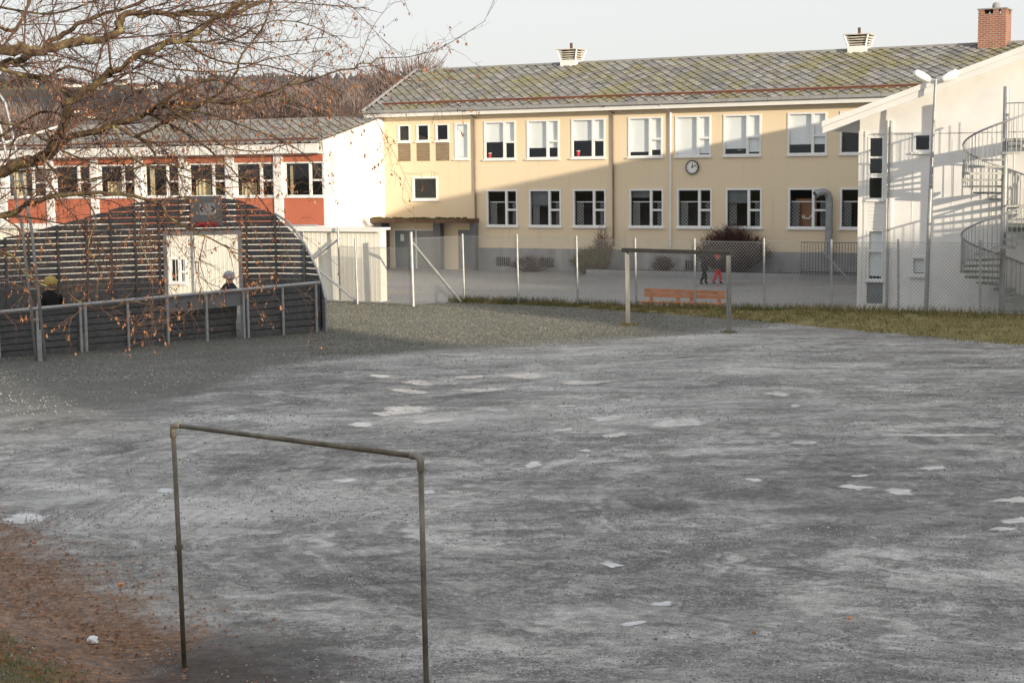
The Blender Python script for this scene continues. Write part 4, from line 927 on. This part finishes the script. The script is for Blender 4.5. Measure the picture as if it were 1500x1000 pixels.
# ------------------------------------------------------------------ people
def person(loc, rz, H, cols, label, pose='walk', hat=None):
    o = empty('person', loc, rz, label, 'person'); s = H/1.2
    st = {'walk': (.16, -.14), 'stand': (.03, -.03)}[pose]
    J = [(0,0,.60),(0,.0,.78),(0,.01,.93),(0,.0,1.0),(0,-.02,1.10),   # pelvis chest neckbase neck head
         (.075,0,.57),(.085,-st[0]*.7,.32),(.08,-st[0]*.6,.06),(.085,-st[0]*.6-.10,.03),
         (-.075,0,.57),(-.085,-st[1]*.4,.32),(-.08,-st[1]*1.1+.02,.07),(-.085,-st[1]*1.1-.08,.03),
         (.13,0,.90),(.19,.05,.72),(.20,-.02,.55),(-.13,0,.90),(-.19,-.05,.72),(-.20,-.1,.56)]
    E_ = [(0,1),(1,2),(2,3),(3,4),(0,5),(5,6),(6,7),(7,8),(0,9),(9,10),(10,11),(11,12),(2,13),(13,14),(14,15),(2,16),(16,17),(17,18)]
    Rr = [.125,.135,.10,.05,.095,.09,.068,.05,.042,.09,.068,.05,.042,.065,.055,.04,.065,.055,.04]
    me = bpy.data.meshes.new('body'); me.from_pydata([(x*s, y*s, z*s) for x, y, z in J], E_, [])
    b = inst('body', me, o); md = b.modifiers.new('skin', 'SKIN'); md.use_smooth_shade = True
    for i, sv in enumerate(me.skin_vertices[0].data): sv.radius = (Rr[i]*s, Rr[i]*s); sv.use_root = (i == 0)
    sb = b.modifiers.new('sub', 'SUBSURF'); sb.levels = 1; sb.render_levels = 2
    k = NT('clothes'); k.set(.85, 0, .2); sx = k.n('ShaderNodeSeparateXYZ'); k.l(k.objc(), sx.inputs[0])
    r_ = k.ramp(k.math('DIVIDE', sx.outputs[2], 1.25*s), [(0, cols[0]), (.075, cols[1]), (.48, cols[2]), (.79, cols[3])]); 
    for nd in k.t.nodes:
        if nd.type == 'VALTORGB': nd.color_ramp.interpolation = 'CONSTANT'
    k.base(r_); me.materials.append(k.m)
    if hat:
        q = MB().lathe([(.112*s, -.04*s), (.116*s, .0), (.108*s, .05*s), (.075*s, .095*s), (0, .115*s)], 14, (0, 0, 1.12*s)); q.smooth = True; q.build('hat', simple('knit_hat', hat, .9), o)
    q = MB().box(-.05*s, -.02*s, -.122*s, -.10*s, 1.09*s, 1.105*s).box(.02*s, .05*s, -.122*s, -.10*s, 1.09*s, 1.105*s).box(-.012*s, .012*s, -.135*s, -.10*s, 1.05*s, 1.085*s)
    q.build('face', simple('face_detail', (.20, .11, .08), .8), o)
    return o
SK = (.45, .28, .2); BK = (.012, .012, .014)
person((7.6, 61.85, .004), R(100), 1.16, [BK, BK, (.014, .015, .018), (.02, .02, .02)], 'child all in black walking across the yard', 'walk', (.015, .015, .018))
person((8.13, 61.8, .004), R(75), 1.17, [BK, (.62, .045, .035), (.02, .022, .024), SK], 'child in red trousers and red hat with dark jacket', 'walk', (.65, .07, .05))
person((-7.95, 44.2, 0), R(150), 1.72, [BK, (.03, .04, .08), (.03, .035, .05), SK], 'person in dark jacket with pale hat seen through the pen opening', 'stand', (.38, .40, .45))
person((-12.05, 41.0, 0), R(30), 1.82, [BK, (.012, .012, .014), (.014, .014, .016), SK], 'person in black with yellow hat standing inside the pen', 'stand', (.38, .29, .09))

# ------------------------------------------------------------------ litter
def crumple(name, loc, r_, mat, label, cat, seed):
    bm = bmesh.new(); bmesh.ops.create_icosphere(bm, subdivisions=2, radius=r_); rr = random.Random(seed)
    for v in bm.verts: v.co *= rr.uniform(.6, 1.25); v.co.z *= .7
    me = bpy.data.meshes.new(name); bm.to_mesh(me); bm.free(); me.materials.append(mat); o = inst(name, me, None, loc); tag(o, label, cat)
p = gpt(135, 924, .12); crumple('crumpled_wrapper', (p.x, p.y, bank(p.x, p.y)+.035), .055, MT['paper'], 'crumpled white and teal wrapper on the brown leaf litter', 'litter', 2)
p = gpt(1244, 906); crumple('orange_peel', (p.x, p.y, .01), .02, MT['orangelitter'], 'small orange scrap on the gravel at lower right', 'litter', 3)
p = gpt(176, 857); crumple('orange_scrap', (p.x, p.y, bank(p.x, p.y)+.012), .026, MT['orangelitter'], 'orange scrap on the edge of the leaf litter', 'litter', 4)
p = gpt(1104, 927); crumple('brown_leaf', (p.x, p.y, .006), .022, simple('brown_scrap', (.35, .16, .06), .8), 'small brown leaf on the gravel beside the near puddles', 'leaf', 6)
p = gpt(398, 749); crumple('red_leaf', (p.x, p.y, .006), .024, simple('reddish_scrap', (.28, .10, .06), .8), 'reddish leaf lying on the gravel inside the near goal', 'leaf', 7)
p = gpt(50, 795); crumple('red_scrap', (p.x, p.y, .006), .024, simple('red_scrap', (.55, .12, .06), .8), 'red scrap on the gravel above the brown leaf litter', 'litter', 8)

# ------------------------------------------------------------------ overhanging tree
tree = empty('overhanging_tree', (-7.6, 11.3, bank(-7.6, 11.3)), 0, 'lichen covered leafless tree with brown hanging leaves reaching in from the left', 'tree')
TO = tree.location.copy()
limb_defs = [  # (pixels, depth from, depth to, r0, r1, leafiness)
 ([(-640,420),(-300,330),(0,249),(60,231),(82,213),(92,180),(112,147),(150,115),(200,84),(262,58),(330,20),(375,-25)], 11.3, 10.2, .075, .012, .35),
 ([(82,213),(112,199),(165,184),(215,165),(240,155),(300,148),(345,150),(420,126),(500,103),(562,84)], 10.9, 9.6, .036, .004, 1.0),
 ([(-640,130),(-200,95),(0,72),(60,73),(112,61),(168,50),(186,22),(255,20),(340,18),(400,-5),(480,-30)], 11.4, 12.2, .07, .014, .3),
 ([(-640,250),(-200,120),(0,95),(30,88),(60,70),(100,45),(140,25),(200,5),(240,-20)], 11.5, 12.6, .05, .012, .2),
 ([(-640,480),(-250,380),(0,316),(55,294),(120,283),(185,286),(230,298),(258,325),(300,345),(350,372)], 11.0, 9.8, .036, .005, 1.2),
 ([(-640,430),(-200,320),(0,366),(32,396),(62,417),(95,425),(112,440),(150,452),(200,442),(240,452)], 10.6, 9.6, .014, .003, 1.2),
 ([(0,100),(60,115),(100,98),(155,112),(200,108),(250,130)], 11.2, 11.0, .022, .006, .4),
 ([(150,115),(178,100),(215,72),(300,36),(392,-12)], 10.8, 10.6, .02, .006, .3),
 ([(200,200),(262,170),(318,140),(345,108),(355,80),(388,36),(398,-5)], 10.4, 10.2, .014, .007, .5),
 ([(165,184),(215,210),(236,250),(262,285),(300,300)], 10.5, 10.2, .016, .005, .9),
 ([(0,40),(22,45),(34,22),(48,-5)], 11.8, 12, .02, .014, .2),
 ([(255,20),(330,5),(430,4),(480,8),(540,12)], 12, 11.2, .012, .003, .5),
 ([(262,58),(330,62),(395,32),(450,36),(492,56)], 10.4, 10.0, .010, .003, .5),
 ([(300,36),(345,62),(430,60),(480,55)], 10.5, 10, .010, .003, .5),
 ([(215,165),(255,138),(310,118),(370,135),(430,150),(480,170)], 10.4, 9.9, .014, .004, 1.0),
 ([(240,155),(290,185),(330,215),(380,222),(420,210)], 10.2, 9.8, .014, .004, 1.0),
 ([(112,147),(75,120),(40,110),(0,130)], 10.9, 11.3, .018, .007, .4),
 ([(0,316),(30,340),(20,380),(35,420),(25,450)], 10.8, 10.5, .010, .003, 1.2),
 ([(185,286),(215,310),(205,350),(220,390)], 10, 9.8, .008, .003, 1.2),
 ([(120,283),(140,320),(130,360),(145,400),(140,440)], 10.2, 9.9, .008, .003, 1.2),
 ([(60,231),(100,262),(160,258),(230,240),(300,255),(370,262)], 10.9, 10.1, .014, .004, .8),
 ([(0,180),(40,190),(100,225),(150,240),(200,230)], 11.1, 10.6, .014, .005, .6),
 ([(215,165),(280,200),(330,240),(370,280),(400,315),(420,330)], 10.4, 9.7, .012, .003, 1.3),
 ([(240,155),(310,168),(370,190),(430,215),(470,250)], 10.3, 9.7, .012, .003, 1.3),
 ([(165,184),(200,235),(260,255),(330,280),(370,330)], 10.4, 9.8, .012, .003, 1.3),
 ([(262,58),(320,90),(380,95),(440,110),(500,140)], 10.4, 9.9, .012, .003, 1.0),
 ([(200,84),(250,100),(330,105),(400,85),(470,75)], 10.6, 10.1, .012, .003, .7),
 ([(0,10),(80,20),(160,-5),(240,-10)], 12.2, 12.0, .014, .006, .2),
 ([(0,200),(60,165),(110,170),(170,150),(230,120)], 11.5, 11.2, .014, .005, .5),
 ([(300,345),(290,400),(300,440),(275,455)], 9.8, 9.6, .005, .002, .9),
]
tw = MB(); lf = MB(); trnd = random.Random(21)
def jit(a): return Vector((trnd.gauss(0, a), trnd.gauss(0, a), trnd.gauss(0, a)))
def leaf(p, sz):
    d = Vector((trnd.uniform(-.5, .5), trnd.uniform(-.5, .5), -1)).normalized(); a = d.cross(Vector((trnd.uniform(-1, 1), trnd.uniform(-1, 1), .1))).normalized()
    b = d.cross(a); w_ = sz*trnd.uniform(.20, .34); i = len(lf.v)
    m_ = p+d*sz*.5
    lf.v += [tuple(p), tuple(m_+a*w_+b*w_*.5), tuple(p+d*sz), tuple(m_-a*w_+b*w_*.5)]; lf.face((i, i+1, i+2)); lf.face((i, i+2, i+3))
def sub(p, d, L_, r_, lev, leafy):
    n_ = 5 if lev == 1 else (4 if lev == 2 else 2); pts = [p]; cur = d.normalized()
    for i in range(n_):
        cur = (cur + jit(.20 if lev < 3 else .26) + Vector((0, 0, -.05*lev*leafy+.03))).normalized(); pts.append(pts[-1]+cur*(L_/n_))
    tw.tube(pts, [r_*(1-.75*i/n_) for i in range(n_+1)], 4 if lev == 1 else 3, False)
    if lev < 3:
        cnt = int(L_/(.075 if lev == 1 else .062)); 
        for i in range(cnt):
            t = trnd.uniform(.12, 1)*n_; k_ = min(n_-1, int(t)); q_ = pts[k_].lerp(pts[k_+1], t-k_); base = (pts[k_+1]-pts[k_]).normalized()
            dd = (base*.7 + jit(.62) + Vector((0, -.0, .02))).normalized()
            sub(q_, dd, L_*trnd.uniform(.25, .55) if lev == 1 else trnd.uniform(.05, .16), max(.0013, r_*.45), lev+1, leafy)
    else:
        if trnd.random() < .5*leafy:
            for j in range(trnd.choice((1, 2, 3, 4))): leaf(pts[-1].lerp(pts[1], trnd.random()), trnd.uniform(.012, .028))
for px_, d0, d1, r0, r1, leafy in limb_defs:
    n_ = len(px_); ctrl = [at(x, y, d0+(d1-d0)*i/(n_-1)) for i, (x, y) in enumerate(px_)]
    pts = []
    for i in range(n_-1):
        p0, p1, p2, p3 = ctrl[max(0, i-1)], ctrl[i], ctrl[i+1], ctrl[min(n_-1, i+2)]
        for s_ in range(5):
            t = s_/5; pts.append(.5*((2*p1)+(p2-p0)*t+(2*p0-5*p1+4*p2-p3)*t*t+(3*p1-p0-3*p2+p3)*t**3)+jit(min(.012, r0*.2)))
    pts.append(ctrl[-1]); m_ = len(pts)
    if px_[0][0] < -600: pts[0] = Vector((-7.5, 11.3, pts[0].z))
    rs = [.82*(r0+(r1-r0)*(i/(m_-1))**.6) for i in range(m_)]; rs = [x*trnd.uniform(.9, 1.12) for x in rs]
    q = MB().tube([p-TO for p in pts], rs, 9 if r0 > .03 else 6, True); q.smooth = True; q.build('limb', MT['bark'], tree)
    acc = 0
    for i in range(m_-1):
        seg = pts[i+1]-pts[i]; acc += seg.length
        if pts[i].x < -4.6: acc = 0; continue
        while acc > .088:
            acc -= .088; t = trnd.random(); p = pts[i].lerp(pts[i+1], t)
            dd = (seg.normalized()*.75 + jit(.6)).normalized()
            sub(p, dd, trnd.uniform(.3, .95)*(1 if r0 > .015 else .42), max(.003, min(.008, rs[i]*.36)), 1, leafy)
tw.v = [tuple(Vector(v)-TO) for v in tw.v]; lf.v = [tuple(Vector(v)-TO) for v in lf.v]
tw.build('twigs', MT['twig'], tree, kind='stuff'); lf.build('leaves', MT['leaf'], tree, kind='stuff')
q = MB().tube([(0, 0, -.3), (.05, 0, 1.5), (.1, 0, 4), (0, .1, 7), (-.1, .2, 9.5)], [.30, .24, .19, .13, .05], 12); q.smooth = True; q.build('trunk', MT['bark'], tree)

# ------------------------------------------------------------------ bare trees behind the wing
def bare_tree(seed):
    rr = random.Random(seed); o = empty('bare_tree'); h = 1.0
    q = MB(); q.tube([(0, 0, -.1), (rr.uniform(-.02, .02), 0, .45), (rr.uniform(-.04, .04), 0, .9)], [.02, .012, .003], 6).build('trunk', MT['fartrunk'], o)
    m = MB()
    for i in range(70):
        z = rr.uniform(.12, .85); t = rr.uniform(0, 6.28); L_ = (1-z)*.42+.1; d = Vector((math.cos(t)*.55, math.sin(t)*.55, 1)).normalized(); p = Vector((0, 0, z)); e = p+d*L_
        m.tube([p, p.lerp(e, .5)+Vector((math.cos(t), math.sin(t), 0))*.03, e], [.005, .0035, .0015], 3, False)
        for j in range(16):
            s = p.lerp(e, rr.uniform(.25, 1)); dd = (d+Vector((rr.gauss(0, .45), rr.gauss(0, .45), rr.gauss(.1, .3)))).normalized(); m.tube([s, s+dd*rr.uniform(.04, .14)], [.0022, .001], 3, False)
    m.build('crown', MT['fartwig'], o, kind='stuff'); return o
protos = [bare_tree(s_) for s_ in (11, 12, 13)]
spots = [(452,118,118),(478,126,112),(500,112,135),(520,128,120),(540,130,128),(430,130,140),(405,122,116),(380,132,125),(355,120,150),(330,128,118),(590,98,100),(612,96,108),(20,150,108),(45,158,100),(-8,148,115),(470,135,98),(510,138,96),(540,122,150),(575,104,120),(65,165,98),(560,112,110)]
lab = 'leafless brown tree standing behind the low wing'
for i, (px, py, Yv) in enumerate(spots):
    o = protos[i] if i < 3 else copy_tree(protos[i % 3])
    top = at(px, py+(9 if px < 555 else 0), Yv); o.location = (top.x, top.y, -3); h = top.z+3; o.scale = (h*rnd.uniform(.9, 1.25), h*rnd.uniform(.9, 1.2), h); o.rotation_euler = (0, 0, rnd.uniform(0, 6.28))
    if 555 <= px <= 620: tag(o, 'leafless tree top showing above the left end of the yellow building roof', 'tree', 'bare trees behind the slate roof end')
    elif px < 100: tag(o, 'leafless reddish tree behind the wing at the far left edge', 'tree', 'bare trees at the far left')
    else: tag(o, lab+' roof, left of the yellow building', 'tree', 'bare trees behind the low wing')
# far houses
hs = [(62,116),(85,118),(102,119),(118,117),(140,121),(178,118),(205,120),(222,124),(250,117),(282,120),(318,122),(352,108),(372,112),(396,110),(424,114),(446,112),(470,118),(502,121),(520,119),(548,119),(130,164),(118,160)]
for i, (px, py) in enumerate(hs):
    py += rnd.uniform(3, 12)
    Yv = 900 if i < 20 else 420
    for Yt in range(250, 1800, 10):
        g_ = at(px, py, Yt)
        if farz(g_.x, Yt) >= g_.z: break
    g_ = at(px, py, Yt); s_ = Yt/900.0
    hz = empty('far_house', (g_.x, g_.y, g_.z-2), rnd.uniform(-.6, .6), 'small pale house on the far hillside', 'house', 'houses on the far hillside')
    wd = rnd.uniform(2.2, 4.5)*s_; hh = rnd.uniform(1.2, 2.4)*s_; wi = rnd.randrange(5); wc = ((.8, .78, .74), (.75, .72, .66), (.42, .24, .19), (.8, .8, .8), (.62, .58, .5))[wi]
    tag(hz, ['small white house', 'small cream house', 'small dull red house', 'small white house', 'small beige house'][wi]+' on the far wooded hillside', 'house', ['white', 'cream', 'dull red', 'white', 'beige'][wi]+' houses on the far hillside')
    B(-wd, wd, -2*s_, 2*s_, 0, hh+2).build('wall', simple('house_wall', wc, .7), hz)
    MB().prism([(-wd-.4, -2.4*s_, hh+2), (-wd-.4, 2.4*s_, hh+2), (-wd-.4, 0, hh+2+1.4*s_)], (2*wd+.8, 0, 0)).build('roof', simple('house_roof', rnd.choice([(.12, .10, .10), (.25, .10, .07)]), .8), hz)
